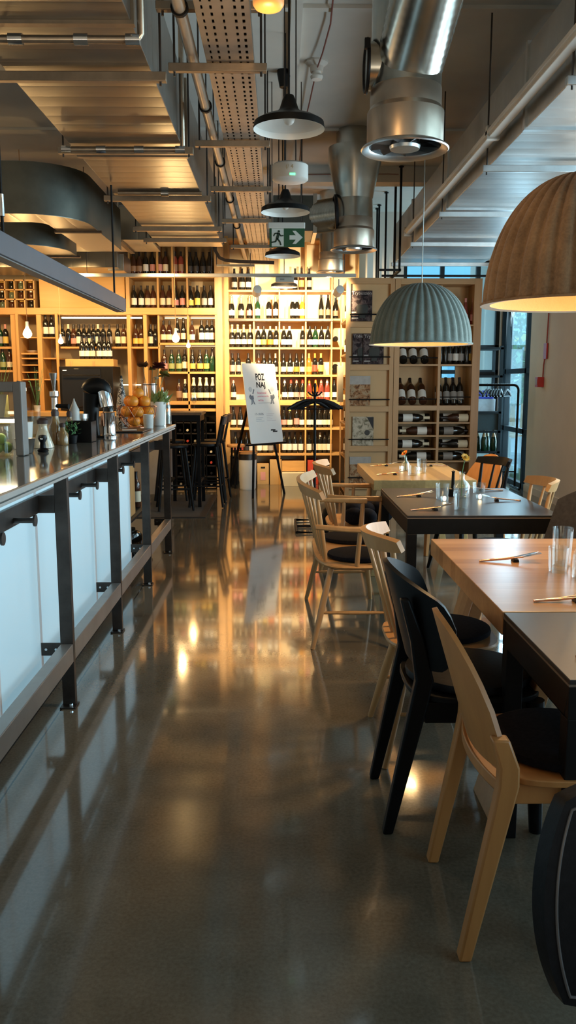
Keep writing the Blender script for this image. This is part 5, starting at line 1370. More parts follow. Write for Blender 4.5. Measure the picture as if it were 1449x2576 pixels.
place(0.905, 4.76, 0.15, 'at the near left of the middle black table')
place(0.905, 5.33, 0.15, 'at the far left of the middle black table')
place(1.36, 5.14, PI - 0.1, 'at the near right of the middle black table')
place(1.38, 5.62, PI, 'at the far right of the middle black table')
place(0.93, 6.62, 0.1, 'at the near left of the farthest oak table')
place(0.95, 7.32, 0.1, 'at the far left of the farthest oak table')
place(1.34, 7.30, PI, 'at the far right of the farthest oak table')
GL = 'clear tumblers on the tables'
tumbler((1.140, 3.28, 0.751), 0.041, 0.155, 'tall clear tumbler on the near oak table', GL)
tumbler((1.085, 3.16, 0.751), 0.040, 0.10, 'short clear tumbler in front of the tall one on the near oak table', GL)
tumbler((1.055, 4.76, 0.751), 0.043, 0.092, 'clear tumbler nearest the viewer on the middle black table', GL)
tumbler((1.035, 5.22, 0.751), 0.044, 0.10, 'clear tumbler left of the flower bottle on the middle black table', GL)
tumbler((1.335, 5.50, 0.751), 0.044, 0.07, 'low clear tumbler right of the flower bottle on the middle black table', GL)
tumbler((1.065, 6.58, 0.751), 0.042, 0.075, 'low clear tumbler in the middle of the farthest oak table', GL)
tumbler((1.165, 6.75, 0.751), 0.042, 0.115, 'tall clear tumbler on the farthest oak table', GL)
def flower_bottle(loc, h, r, col, heart, tilt, label, fl, dark=False):
    t = thing('bud_vase', label, 'vase', loc, 0, 'small flower bottles on the tables')
    MB().lathe([(0, 0), (r * 0.9, 0), (r, 0.006), (r, h * 0.45), (r * 0.8, h * 0.58), (r * 0.34, h * 0.70), (r * 0.30, h * 0.94), (r * 0.42, h), (r * 0.34, h), (r * 0.24, h * 0.72), (r * 0.9, h * 0.44), (r * 0.92, 0.01), (0, 0.008)], n=24).build('bottle_body', GLASS, t, 50)
    f = thing('cut_flower', fl, 'flower', (loc[0], loc[1], loc[2] + 0.01), 0, 'cut flowers on the tables')
    tip = Vector((tilt[0], tilt[1], tilt[2]))
    MB().tube([(0, 0, 0.0), (0, 0, h * 0.9), (tip.x * 0.5, tip.y * 0.5, (h * 0.9 + tip.z) / 2 + 0.005), tip], 0.0026, 8).build('stem', LEAF, f)
    up = nrm(Vector((tilt[3], tilt[4], 0.55))); u = nrm(up.cross(Vector((0.1, 1, 0.2)))); w = up.cross(u)
    m = MB()
    for ring, (n, l, el) in enumerate(((16, 0.034, 0.25), (14, 0.026, 0.5))):
        for i in range(n):
            a = 2 * PI * i / n + ring * 0.2
            d = nrm((u * math.cos(a) + w * math.sin(a)) * math.cos(el) + up * math.sin(el)); q = nrm(d.cross(up)) * 0.0062
            p = tip
            m.add([p, p + d * l * 0.55 + q, p + d * l, p + d * l * 0.55 - q], [(0, 1, 2, 3)])
    m.build('petals', col, f, 0)
    MB().ball(tip + up * 0.008, 0.011, 12, 8).build('flower_heart', heart, f)
    return t
YEL = plain('yellow_petals', (0.85, 0.45, 0.05), 0.6, 0, 0.12, 30); ORA = plain('orange_petals', (0.85, 0.24, 0.03), 0.6, 0, 0.12, 30); YEL2 = plain('bright_yellow_petals', (0.85, 0.55, 0.02), 0.6, 0, 0.1, 30)
HEART = plain('flower_heart', (0.35, 0.20, 0.02), 0.8)
flower_bottle((1.175, 5.30, 0.751), 0.165, 0.052, YEL, HEART, (0.012, -0.02, 0.245, 0.25, -0.6), 'round glass bottle vase on the middle black table', 'pale orange gerbera in the bottle on the middle black table')
flower_bottle((1.055, 6.90, 0.751), 0.13, 0.036, ORA, HEART, (-0.01, -0.02, 0.14, -0.5, -0.25), 'small glass vase on the farthest oak table', 'orange gerbera in the vase on the farthest oak table')
flower_bottle((1.145, 3.05, 0.751), 0.19, 0.042, YEL2, HEART, (0.0, -0.012, 0.225, 0.1, -0.5), 'glass bottle vase at the right edge of the near oak table', 'bright yellow flower at the right edge on the near oak table')
t = thing('menu_holder', 'dark slim pepper mill standing beside the flower bottle on the middle table', 'pepper mill', (1.135, 5.38, 0.751))
MB().lathe([(0, 0), (0.03, 0), (0.03, 0.045), (0.012, 0.05), (0.009, 0.15), (0.013, 0.16), (0, 0.165)], n=18).build('mill_body', BLACKMETAL, t)
def tealight(loc, label):
    t = thing('tealight', label, 'tealight', loc, 0, 'burning tealights on the tables')
    MB().lathe([(0, 0), (0.024, 0), (0.027, 0.028), (0.025, 0.028), (0.022, 0.006), (0, 0.006)], n=20).build('glass_cup', GLASS, t, 50)
    MB().ball((0, 0, 0.018), 0.011, 12, 8, (1, 1, 1.3)).build('flame', emit('tealight_flame', (1.0, 0.72, 0.40), 14), t)
tealight((1.03, 5.12, 0.751), 'tealight by the left tumbler on the middle black table')
tealight((1.27, 5.20, 0.751), 'tealight right of the flower bottle on the middle black table')
tealight((1.045, 7.02, 0.751), 'tealight at the left on the farthest oak table')
tealight((1.17, 6.92, 0.751), 'tealight behind the tall tumbler on the farthest oak table')
# ------------------------------------------------------------------ the bar
def panel_glow(name, c, s):
    m, nt, b = nodes(name)
    setp(b, Base_Color=(0.6, 0.62, 0.62, 1), Roughness=0.35, Emission_Strength=s)
    f = noise(nt, coords(nt), 0.8, 2, 0.4)
    nt.links.new(ramp(nt, f, [(0.25, [x * 0.9 for x in c]), (0.75, c)]), b.inputs['Emission Color'])
    return m
PGLOW = panel_glow('backlit_panel', (0.31, 0.59, 0.74), 0.56)
PSTUD = panel_glow('stud_shade_glow', (0.42, 0.43, 0.44), 0.33)  # dimmer glow that paints the shade of studs behind the panels
bar = thing('bar_counter', 'long bar counter with pale blue backlit front panels', 'bar counter', (-1.1, 0, 0))
ys = [-0.97, 0.19, 1.36, 2.53, 3.70, 4.87, 6.05]
for a, b_ in zip(ys, ys[1:]):
    MB().bb(0, 0.012, a + 0.004, b_ - 0.004, 0.11, 1.065).build('front_panel', PGLOW, bar, 0)
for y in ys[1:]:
    MB().bb(0.012, 0.016, y - 0.59, y - 0.572, 0.11, 1.065).build('joint_shade_strip', PSTUD, bar, 0)  # shade of the mid-bay stud, laid on the panel as a dim strip
    MB().bb(0.012, 0.016, y - 0.012, y + 0.012, 0.11, 1.065).build('joint_shade_strip', PSTUD, bar, 0)  # strip over the panel joint, with the same painted stud shade
MB().bb(-0.62, 0.0, -0.97, 6.05, 0.0, 1.065).build('bar_body', GREYPAINT, bar, 0)
MB().bb(-0.62, -0.02, 6.05, 6.08, 0, 1.065).bb(-0.62, -0.58, 6.08, 7.3, 0, 1.065).bb(-0.58, -0.02, 6.08, 7.3, 0.42, 0.44).bb(-0.58, -0.02, 6.08, 7.3, 0.07, 0.09).build('open_shelves', BLACKMETAL, bar, 0, label='open dark shelves at the end of the bar')
MB().bb(0.0, 0.006, -0.97, 6.05, 0.0, 0.11).build('plinth', BLACKMETAL, bar, 0)
LIPM = plain('pale_lip', (0.50, 0.48, 0.45), 0.35, 0.1, 0.06, 10)
ct = thing('countertop', 'glossy dark stone countertop with a pale metal lip along the bar', 'countertop', (-1.1, 0, 1.068))
def stone():
    m, nt, b = nodes('counter_stone'); setp(b, Roughness=0.09, Coat_Weight=0.3, Coat_Roughness=0.04)
    nt.links.new(ramp(nt, noise(nt, coords(nt), 9, 6, 0.7, 0.6), [(0.3, (0.17, 0.165, 0.15)), (0.7, (0.30, 0.29, 0.265))]), b.inputs['Base Color'])
    return m
MB().bb(-0.66, 0.168, -1.0, 7.50, 0.012, 0.042).build('stone_top', stone(), ct, 0, 0.002)
MB().bb(0.160, 0.182, -1.0, 7.52, 0.020, 0.041).build('metal_lip', LIPM, ct, 0, 0.002)
MB().bb(0.150, 0.176, -1.0, 7.51, 0.0, 0.012).build('lower_lip', LIPM, ct, 0, 0.002)
fr = thing('foot_rail_frame', 'dark steel post frame with a foot rail and coat hooks before the bar', 'foot rail frame', (-0.967, 0, 0))
for y in (-0.97, 0.19, 1.36, 2.53, 3.70, 4.87, 6.05, 7.22):
    po = MB().bb(-0.029, 0.029, y - 0.018, y + 0.018, 0.008, 1.066).build('post', STEEL, fr, 0, 0.002)
    p = MB().bb(-0.036, 0.036, y - 0.05, y + 0.03, 0, 0.008).build('base_plate', STEEL, po, 0, 0.001)
    MB().cyl((0.012, y - 0.032, 0.008), (0.012, y - 0.032, 0.022), 0.009, None, 6).build('bolt', CHROME, po)
    lb = MB().bb(-0.118, -0.029, y - 0.016, y - 0.010, 0.245, 0.305).build('lower_bracket', STEEL, fr, 0, 0.001)
    for x in (-0.095, -0.05): MB().cyl((x, y - 0.020, 0.275), (x, y - 0.016, 0.275), 0.006, None, 10).build('bolt', CHROME, lb)
    MB().bb(-0.118, -0.029, y - 0.018, y - 0.008, 0.905, 0.985).build('upper_bracket', STEEL, fr, 0, 0.001)
MB().bb(-0.028, 0.028, -0.97, 7.22, 0.215, 0.300).build('foot_rail', plain('rail_steel', (0.30, 0.28, 0.26), 0.38, 0.6, 0.12, 6), fr, 0, 0.003)
MB().bb(-0.118, -0.100, -0.97, 7.22, 0.905, 0.985).build('hook_rail', STEEL, fr, 0, 0.002)
for y0 in (2.53, 3.70, 4.87):
    for q in (0.40, 0.80):
        y = y0 + q
        h = MB().cyl((-0.105, y, 0.93), (-0.015, y, 0.93), 0.011, None, 12).cyl((-0.018, y, 0.93), (-0.010, y, 0.93), 0.024, None, 18)
        h.build('coat_hook', STEEL, fr)
# in the open shelves at the end of the bar
t = thing('wine_box', 'slim pale wooden box standing in the open bar end shelf', 'box', (-1.21, 6.55, 0.441))
MB().bb(-0.06, 0.06, -0.1, 0.1, 0, 0.40).build('box_body', PALEWOOD, t, 0, 0.003)
MB().bb(-0.065, 0.065, -0.105, 0.105, 0.40, 0.42).build('lid', OAKX, t, 0, 0.002)
t = thing('jar', 'round black jar standing low in the open bar end shelf', 'jar', (-1.2, 6.62, 0.091))
MB().lathe([(0, 0), (0.09, 0), (0.105, 0.02), (0.105, 0.17), (0.09, 0.2), (0.05, 0.215), (0.05, 0.235), (0, 0.235)], n=24).build('jar_body', BG['dark'], t)
bottle('bordeaux', 'brown', 'cream', 'dark', (-1.2, 7.0, 0.441), 'brown bottle standing in the open bar end shelf', None)

# ------------------------------------------------------------------ things on the bar
ZC = 1.1115
CLEARM = thin_glass('bar_glass', (0.93, 0.95, 0.92), 0.25)
t = thing('display_frame', 'grey square metal display frame at the left end of the bar', 'display frame', (-1.55, 4.28, ZC))
MB().bb(0.220, 0.262, -0.04, 0.05, 0, 0.372).bb(-0.262, -0.220, -0.04, 0.05, 0, 0.372).bb(-0.220, 0.220, -0.04, 0.05, 0.322, 0.372).build('frame', GREYPAINT, t, 0, 0.006)
MB().bb(-0.205, 0.205, 0.0, 0.05, 0.165, 0.185).build('light_tube', emit('white_tube', (1.0, 0.88, 0.62), 9), t, 0)
MB().bb(-0.205, 0.205, -0.01, 0.07, 0.185, 0.192).build('inner_shelf', GREYPAINT, t, 0)
t = thing('menu_card', 'folded pale yellow card standing inside the grey display frame', 'menu card', (-1.43, 4.30, ZC + 0.193))
MB().prism([(-0.03, 0, 0), (0.03, 0, 0), (0.05, 0, 0.115), (-0.05, 0, 0.115)][::-1], (0, 0.003, 0)).build('card', LB['cream'], t, 0)
t = thing('lime_jar', 'glass jar of limes low inside the grey display frame', 'jar', (-1.41, 4.28, ZC))
MB().lathe([(0, 0), (0.055, 0), (0.06, 0.01), (0.06, 0.15), (0.055, 0.15), (0.05, 0.012), (0, 0.01)], n=22).build('jar_body', CLEARM, t)
LIME = plain('lime_skin', (0.28, 0.42, 0.05), 0.4, 0, 0.15, 30)
for i, (x, y, z) in enumerate(((-0.02, 0, 0.04), (0.022, 0.012, 0.04), (0.0, -0.01, 0.085))):
    l = thing('lime', 'green lime, %s one in the glass jar at the bar end' % ORD[i], 'lime', (-1.41 + x, 4.28 + y, ZC + z), 0, 'limes in the jar')
    MB().ball((0, 0, 0), 0.026, 14, 10, (1, 1, 1.1)).build('fruit', LIME, l)
t = thing('glass_display_case', 'glass display case with a bright light strip behind the beer tap', 'display case', (-1.62, 5.0, ZC))
MB().bb(-0.13, 0.155, -0.1, -0.096, 0, 0.34).bb(0.151, 0.155, -0.096, 0.2, 0, 0.34).bb(-0.13, 0.155, -0.1, 0.2, 0.34, 0.344).build('glass_walls', CLEARM, t, 0)
MB().bb(-0.12, 0.15, -0.095, -0.06, 0.318, 0.338).build('light_strip', emit('case_strip', (1.0, 0.92, 0.75), 6), t, 0)
MB().bb(-0.13, 0.155, -0.1, 0.2, 0.0, 0.02).build('base', GREYPAINT, t, 0)
MB().bb(-0.13, 0.15, -0.09, 0.19, 0.12, 0.125).build('glass_shelf', CLEARM, t, 0)
for i in range(3):
    tag(MB().prism([(-0.035, 0, 0), (0.035, 0, 0), (0.02, 0.02, 0.17), (-0.035, 0.02, 0.17)], (0, 0.003, 0)).build('price_card', LB['yellow'] if i < 2 else LB['cream'], None, 0), 'yellow card standing in the glass display case, %s from left' % ORD[i], 'card', 'cards in the display case').location = (-1.70 + i * 0.09, 4.95, ZC + 0.126)
t = thing('steel_cup', 'white steel milk jug standing behind the stoppered bottles', 'milk jug', (-1.44, 4.72, ZC))
MB().lathe([(0, 0), (0.045, 0), (0.05, 0.01), (0.062, 0.15), (0.058, 0.15), (0.045, 0.012), (0, 0.01)], n=24).build('jug_body', WHITEENAMEL, t)
t = thing('ice_bucket', 'small steel bucket nearest the edge at the left of the bar', 'bucket', (-1.335, 4.42, ZC))
MB().lathe([(0, 0), (0.036, 0), (0.04, 0.006), (0.052, 0.075), (0.055, 0.078), (0.05, 0.078), (0.037, 0.01), (0, 0.008)], n=24).build('bucket_body', BRUSHED, t)
t = thing('tamper', 'black round tamper with chrome centre beside the small bucket', 'tamper', (-1.265, 4.50, ZC))
MB().lathe([(0, 0), (0.028, 0), (0.03, 0.01), (0.016, 0.022), (0.014, 0.05), (0.024, 0.07), (0.02, 0.088), (0, 0.092)], n=20).build('tamper_body', BLACKENAMEL, t)
MB().ball((0, -0.024, 0.07), 0.007, 10, 6).build('chrome_dot', CHROME, t)
t = thing('beer_tap', 'chrome beer tap tower with a dark handle at the left of the bar', 'beer tap', (-1.47, 5.55, ZC))
MB().lathe([(0, 0), (0.04, 0), (0.04, 0.012), (0.022, 0.02), (0.020, 0.27), (0.03, 0.28), (0.03, 0.31), (0, 0.315)], n=22).build('tower', CHROME, t)
MB().tube([(0.0, 0, 0.215), (0.05, -0.02, 0.215), (0.10, -0.03, 0.213)], [0.014, 0.014, 0.017], 12).build('spout', BLACKMETAL, t)
MB().tube([(0.0, 0, 0.31), (0.0, -0.004, 0.35), (0.0, -0.01, 0.43)], [0.008, 0.012, 0.026], 14).build('tap_handle', BRUSHED, t)
def stopper_bottle(loc, h, r, liquid, label, cone=False):
    t = thing('stoppered_bottle', label, 'bottle', loc, 0, 'stoppered bottles on the bar')
    if cone: pr = [(0, 0), (r * 1.0, 0), (r, 0.008), (r * 0.5, h * 0.55), (r * 0.40, h * 0.72), (r * 0.45, h * 0.8), (0, h * 0.8)]
    else: pr = [(0, 0), (r * 0.95, 0), (r, 0.006), (r, h * 0.5), (r * 0.5, h * 0.66), (r * 0.42, h * 0.8), (0, h * 0.8)]
    MB().lathe(pr, n=22).build('bottle_body', liquid, t, 50)
    MB().lathe([(0, h * 0.8), (r * 0.5, h * 0.8), (r * 0.55, h * 0.92), (r * 0.35, h), (0, h)], n=18).build('stopper', CAPM['brown'] if False else plain('dark_stopper', (0.05, 0.025, 0.02), 0.5), t)
CREAMY = plain('creamy_liquid', (0.62, 0.52, 0.36), 0.12, 0, 0.15, 12, 0.5, 0.5); TEAA = plain('amber_liquid', (0.30, 0.18, 0.07), 0.08, 0, 0.2, 12, 0.5, 0.5)
stopper_bottle((-1.345, 4.80, ZC), 0.17, 0.06, CREAMY, 'cone shaped cream bottle with dark stopper, leftmost of the bar bottles', True)
stopper_bottle((-1.345, 5.06, ZC), 0.21, 0.036, TEAA, 'slim amber bottle with dark stopper right of the cone shaped one')
stopper_bottle((-1.40, 5.30, ZC), 0.20, 0.036, CREAMY, 'slim cream bottle with dark stopper below the beer tap')
stopper_bottle((-1.33, 5.36, ZC), 0.19, 0.034, TEAA, 'short amber bottle with dark stopper left of the white squeeze bottle')
stopper_bottle((-1.29, 5.02, ZC), 0.13, 0.034, TEAA, 'smallest amber bottle in front of the slim bottles on the bar')
t = thing('mint_pot', 'small pot of green mint left of the black napkin box', 'mint pot', (-1.265, 5.13, ZC))
MB().lathe([(0, 0), (0.03, 0), (0.038, 0.05), (0.034, 0.05), (0, 0.04)], n=18).build('pot', BLACKMETAL, t)
m = MB(); rn = random.Random(3)
for i in range(60):
    c = Vector((rn.uniform(-0.04, 0.04), rn.uniform(-0.04, 0.04), rn.uniform(0.05, 0.12))); d = Vector((rn.uniform(-1, 1), rn.uniform(-1, 1), rn.uniform(0, 1))).normalized(); q = nrm(d.cross(Vector((0.2, 0.1, 1)))) * 0.008
    m.add([c, c + d * 0.014 + q, c + d * 0.028, c + d * 0.014 - q], [(0, 1, 2, 3)])
m.build('foliage', LEAF, t, 0)
t = thing('squeeze_bottle', 'white squeeze bottle with a pointed tip behind the napkin box', 'squeeze bottle', (-1.36, 5.62, ZC))
MB().lathe([(0, 0), (0.032, 0), (0.035, 0.01), (0.035, 0.16), (0.032, 0.19), (0.022, 0.21), (0.006, 0.25), (0.004, 0.262), (0, 0.262)], n=20).build('bottle_body', WHITEPLASTIC, t)
t = thing('salt_jar', 'clear jar with grey lid standing behind the napkin box', 'jar', (-1.32, 5.66, ZC))
MB().lathe([(0, 0), (0.04, 0), (0.042, 0.01), (0.042, 0.13), (0, 0.132)], n=20).build('jar_body', CLEARM, t)
MB().lathe([(0.043, 0.13), (0.044, 0.13), (0.044, 0.16), (0, 0.165)], n=20).build('lid', BRUSHED, t)
t = thing('napkin_box', 'square black napkin box on the bar in front of the juicer', 'napkin box', (-1.237, 5.30, ZC))
MB().bb(-0.073, 0.073, -0.075, -0.068, 0, 0.128).bb(-0.073, 0.073, 0.068, 0.075, 0, 0.128).bb(-0.073, -0.066, -0.068, 0.068, 0, 0.128).bb(0.066, 0.073, -0.068, 0.068, 0, 0.128).bb(-0.066, 0.066, -0.068, 0.068, 0, 0.02).build('box_body', BLACKWOOD, t, 0, 0.002)
MB().box((0.0, 0, 0.06), (0.12, 0.12, 0.07)).build('napkins', BLACKFELT, t, 0)
# juicer
t = thing('juicer', 'black and chrome citrus juicer with an arched black head on the bar', 'juicer', (-1.215, 5.72, ZC))
MB().tube([(-0.055, 0.02, 0.0), (-0.06, 0.02, 0.12), (-0.058, 0.02, 0.22), (-0.045, 0.01, 0.30)], [0.052, 0.05, 0.055, 0.062], 20).build('column', BLACKENAMEL, t, 50)
hd = []
for i in range(9):
    a = R(160 - i * 20)
    hd.append((-0.015 + 0.062 * math.cos(a), 0.0, 0.29 + 0.055 * math.sin(a)))
MB().tube(hd, [0.05, 0.055, 0.058, 0.060, 0.060, 0.058, 0.054, 0.048, 0.04], 20).build('arched_head', BLACKENAMEL, t, 60)
MB().tube([(0.030, -0.005, 0.31), (0.045, -0.01, 0.245), (0.052, -0.012, 0.205)], [0.046, 0.048, 0.046], 24).build('chrome_cone', CHROME, t, 40)
MB().lathe([(0, 0.0), (0.052, 0.0), (0.052, 0.008), (0.048, 0.012), (0.043, 0.03), (0.040, 0.165), (0.044, 0.17), (0.03, 0.172), (0, 0.172)], n=28).build('chrome_cup', CHROME, t, 40).location = (0.068, -0.02, 0)
MB().box((0.0, 0.0, 0.006), (0.15, 0.13, 0.012)).build('base', BLACKENAMEL, t, 0, 0.003)
MB().box((0.03, -0.055, 0.12), (0.022, 0.01, 0.09)).build('copper_badge', COPPER, t, 0, 0.004)
bottle('burgundy', 'dark', None, 'dark', (-1.26, 6.25, ZC), 'dark wine bottle standing behind the juicer on the bar', None, (0, 0, 0), 1.0)
# patterned bottle
def pattern():
    m, nt, b = nodes('black_white_pattern'); setp(b, Roughness=0.4)
    f = noise(nt, coords(nt), 34, 2, 0.5, 1.5)
    nt.links.new(ramp(nt, f, [(0.47, (0.015, 0.015, 0.017)), (0.50, (0.60, 0.56, 0.50))]), b.inputs['Base Color'])
    return m
t = thing('patterned_bottle', 'tall black and white patterned bottle with a tapering neck', 'bottle', (-1.345, 7.25, ZC))
MB().lathe([(0, 0), (0.045, 0), (0.05, 0.01), (0.05, 0.14), (0.042, 0.21), (0.030, 0.29), (0.016, 0.34), (0.012, 0.375), (0.017, 0.378), (0.012, 0.40), (0.0, 0.405)], n=22).build('bottle_body', pattern(), t, 50)
MB().lathe([(0, 0.405), (0.012, 0.405), (0.010, 0.425), (0, 0.428)], n=14).build('stopper', BLACKENAMEL, t)
t = thing('menu_tray', 'dark slate board with white cards lying on the bar beside the oranges', 'slate board', (-1.130, 6.47, ZC))
MB().bb(-0.10, 0.12, -0.22, 0.22, 0, 0.008).build('board', BLACKTOP, t, 0, 0.002)
tag(MB().box((0, 0, 0), (0.11, 0.17, 0.002), (0, 0, 0.2)).build('white_card', PAPER, None, 0), 'white card lying on the slate board on the bar', 'card').location = (-1.140, 6.43, ZC + 0.0095)
# wire bowl with oranges
OC = Vector((-1.170, 6.98, ZC))
OK_ = 1.2
t = thing('wire_bowl', 'copper wire bowl full of oranges on the bar', 'bowl', tuple(OC))
m = MB(); n = 10
lv = [(0.075 * OK_, 0.004), (0.125 * OK_, 0.075 * OK_), (0.135 * OK_, 0.145 * OK_)]
ringp = [[Vector((r_ * math.cos(2 * PI * (i + 0.5 * k) / n), r_ * math.sin(2 * PI * (i + 0.5 * k) / n), z)) for i in range(n)] for k, (r_, z) in enumerate(lv)]
for k in range(3): m.tube(ringp[k], 0.0024, 6, closed=True)
for k in range(2):
    for i in range(n):
        m.cyl(ringp[k][i], ringp[k + 1][i], 0.002, None, 6); m.cyl(ringp[k][i], ringp[k + 1][(i - 1) % n], 0.002, None, 6)
m.build('wires', COPPER, t)
MB().lathe([(0, 0), (0.08, 0), (0.08, 0.003), (0, 0.003)], n=20).build('base_disc', COPPER, t)
ORS = plain('orange_skin', (0.90, 0.32, 0.03), 0.42, 0, 0.10, 60, 0.5, 0, 0.12)
orng = []
for i in range(3): orng.append((0.047 * math.cos(i * 2.09 + 0.3), 0.047 * math.sin(i * 2.09 + 0.3), 0.046, 'bottom layer'))
for i in range(6): orng.append((0.082 * math.cos(i * 1.047 - 1.35), 0.082 * math.sin(i * 1.047 - 1.35), 0.108, 'middle layer'))
for i in range(4): orng.append((0.058 * math.cos(i * 1.571 - 1.9), 0.058 * math.sin(i * 1.571 - 1.9), 0.178, 'heaped layer'))
orng.append((0.012, -0.01, 0.232, 'very top'))
cnt = {}
for x, y, z, ly in orng:
    cnt[ly] = cnt.get(ly, 0) + 1
    o = thing('orange', 'ripe orange, %s of the %s in the wire bowl' % (ORD[cnt[ly] - 1], ly) if ly != 'very top' else 'ripe orange at the very top of the heap in the wire bowl', 'orange', (OC.x + x * OK_, OC.y + y * OK_, OC.z + z * OK_ + 0.001), cnt[ly] * 0.9, 'oranges in the wire bowl')
    MB().ball((0, 0, 0), 0.0485, 20, 14, (1, 1, 0.96)).build('fruit', ORS, o, 60)
    MB().lathe([(0, 0.0450), (0.004, 0.0455), (0.005, 0.0475), (0, 0.048)], n=8).build('stem_end', LEAF, o)
# planter, tumbler, vases
t = thing('white_planter', 'white ceramic planter with green leaves at the end of the bar', 'planter', (-1.032, 7.25, ZC))
MB().lathe([(0, 0), (0.045, 0), (0.05, 0.006), (0.066, 0.19), (0.068, 0.205), (0.060, 0.205), (0.055, 0.17), (0, 0.165)], n=28).build('pot', WHITEENAMEL, t, 50)
m = MB(); rn = random.Random(11)
for i in range(90):
    c = Vector((rn.uniform(-0.05, 0.06), rn.uniform(-0.05, 0.05), 0.18)); e = c + Vector((rn.uniform(-0.05, 0.09), rn.uniform(-0.06, 0.06), rn.uniform(0.03, 0.14))); d = nrm(e - c); q = nrm(d.cross(Vector((0.2, 0.4, 1)))) * 0.010
    m.add([c, c.lerp(e, 0.6) + q, e, c.lerp(e, 0.6) - q], [(0, 1, 2, 3)])
m.build('foliage', plain('pale_leaves', (0.22, 0.30, 0.09), 0.6, 0, 0.3, 20), t, 0)
tumbler((-1.045, 6.76, ZC), 0.044, 0.115, 'frosted ribbed tumbler at the edge of the bar before the oranges', None, 'tumbler', plain('frosted_glass', (0.62, 0.62, 0.58), 0.25, 0, 0.1, 20, 0.6))
t = thing('flower_vase', 'tall clear glass vase of stems behind the oranges', 'vase', (-1.125, 7.42, ZC))
MB().lathe([(0, 0), (0.05, 0), (0.054, 0.008), (0.062, 0.36), (0.058, 0.36), (0.05, 0.012), (0, 0.010)], n=28).build('vase_body', GLASS, t, 50)
MB().lathe([(0.0595, 0.345), (0.064, 0.345), (0.064, 0.352), (0.0595, 0.352)], n=28).build('dark_band', BLACKMETAL, t)
def bloom(loc0, tip, col, r, label, n=22):
    f = thing('garden_flower', label, 'flower', loc0, 0, 'tall flowers in the glass vase on the bar')
    tip = Vector(tip)
    MB().tube([(0, 0, 0), tip * 0.55 + Vector((0, 0, 0.03)), tip], 0.003, 7).build('stem', plain('dry_stem', (0.30, 0.26, 0.10), 0.6), f)
    m = MB(); rn = random.Random(n)
    for i in range(n * 3):
        a = rn.uniform(0, 2 * PI); el = rn.uniform(-0.3, 0.9); d = Vector((math.cos(a) * math.cos(el), math.sin(a) * math.cos(el), math.sin(el))); q = nrm(d.cross(Vector((0.1, 0.3, 1)))) * r * 0.28
        m.add([tip, tip + d * r * 0.6 + q, tip + d * r, tip + d * r * 0.6 - q], [(0, 1, 2, 3)])
    m.build('petals', col, f, 0)
MAR = plain('maroon_petals', (0.10, 0.012, 0.010), 0.6, 0, 0.2, 30); BRN = plain('bronze_petals', (0.22, 0.10, 0.04), 0.6, 0, 0.2, 30); OLV = plain('olive_petals', (0.24, 0.20, 0.04), 0.7, 0, 0.2, 30)
VL = (-1.125, 7.42, ZC + 0.012)
bloom(VL, (-0.055, -0.02, 0.50), BRN, 0.055, 'bronze flower head leaning left out of the tall glass vase')
bloom(VL, (0.085, -0.02, 0.49), MAR, 0.065, 'dark red flower head at the right of the tall glass vase', 30)
bloom(VL, (0.12, 0.03, 0.42), OLV, 0.055, 'olive yellow flower head at far right of the tall glass vase', 26)
bloom(VL, (0.02, 0.02, 0.47), OLV, 0.035, 'small upright flower head in the middle of the tall glass vase', 14)
bloom(VL, (0.05, 0.03, 0.39), plain('white_petals', (0.6, 0.58, 0.5), 0.6), 0.03, 'small white flower head low in the tall glass vase', 12)
t = thing('carafe', 'clear glass carafe at the far right end of the bar', 'carafe', (-1.035, 7.46 - 0.04, ZC))
t.location = (-0.978, 7.37, ZC)
MB().lathe([(0, 0), (0.036, 0), (0.04, 0.008), (0.04, 0.14), (0.028, 0.20), (0.020, 0.235), (0.024, 0.26), (0.020, 0.26), (0.017, 0.235), (0.036, 0.14), (0.036, 0.012), (0, 0.010)], n=24).build('carafe_body', CLEARM, t, 50)
t = thing('silver_shaker', 'silver cone shaped shaker standing behind the white planter', 'shaker', (-1.045, 7.22, ZC))
t.location = (-1.02, 7.44, ZC)
MB().lathe([(0, 0), (0.03, 0), (0.034, 0.15), (0.034, 0.19), (0.022, 0.26), (0.010, 0.30), (0.009, 0.325), (0, 0.328)], n=24).build('shaker_body', CHROME, t, 50)
# ------------------------------------------------------------------ easel with poster
ea = thing('easel', 'black tripod easel standing in the aisle before the lit wine wall', 'easel', (-0.14, 10.93, 0))
O = Vector((-0.14, 10.93, 0))
ux_ = nrm(Vector((0.43, 0.46, 0)))          # along the poster's lower edge
bk = nrm(Vector((-ux_.y, ux_.x, 0)))         # away from its face
p = lambda a, b_, z: ux_ * a + bk * b_ + Vector((0, 0, z))
LEAN = 0.155
for s in (-1, 1):
    MB().tube([p(s * 0.30, -0.02, 0), p(s * 0.05, -0.02 + LEAN * 1.28, 1.62)], 0.022, 4, True, True).build('front_leg', BLACKWOOD, ea, 0, 0.003)
MB().tube([Vector((-0.70, 11.75, 0)) - O, p(-0.02, LEAN * 1.25 + 0.02, 1.55)], 0.021, 4, True, True).build('rear_leg', BLACKWOOD, ea, 0, 0.003)
MB().box(p(0, -0.065 + LEAN * 0.54, 0.685), (0.70, 0.07, 0.022), (0, 0, math.atan2(ux_.y, ux_.x))).build('ledge', BLACKWOOD, ea, 0, 0.003)
pm = thing('poster_board', 'white event poster board leaning on the black easel', 'poster', tuple(O + p(0, -0.075 + LEAN * 0.55, 0.698)))
nx = ux_; up_ = nrm(Vector((0, 0, 1)) + bk * LEAN); nz = nrm(nx.cross(up_))
pm.matrix_world = Matrix((nx, up_, nz)).transposed().to_4x4()
pm.location = O + p(0, -0.075 + LEAN * 0.55, 0.698)
HW, PH = 0.305, 1.035
ring = []
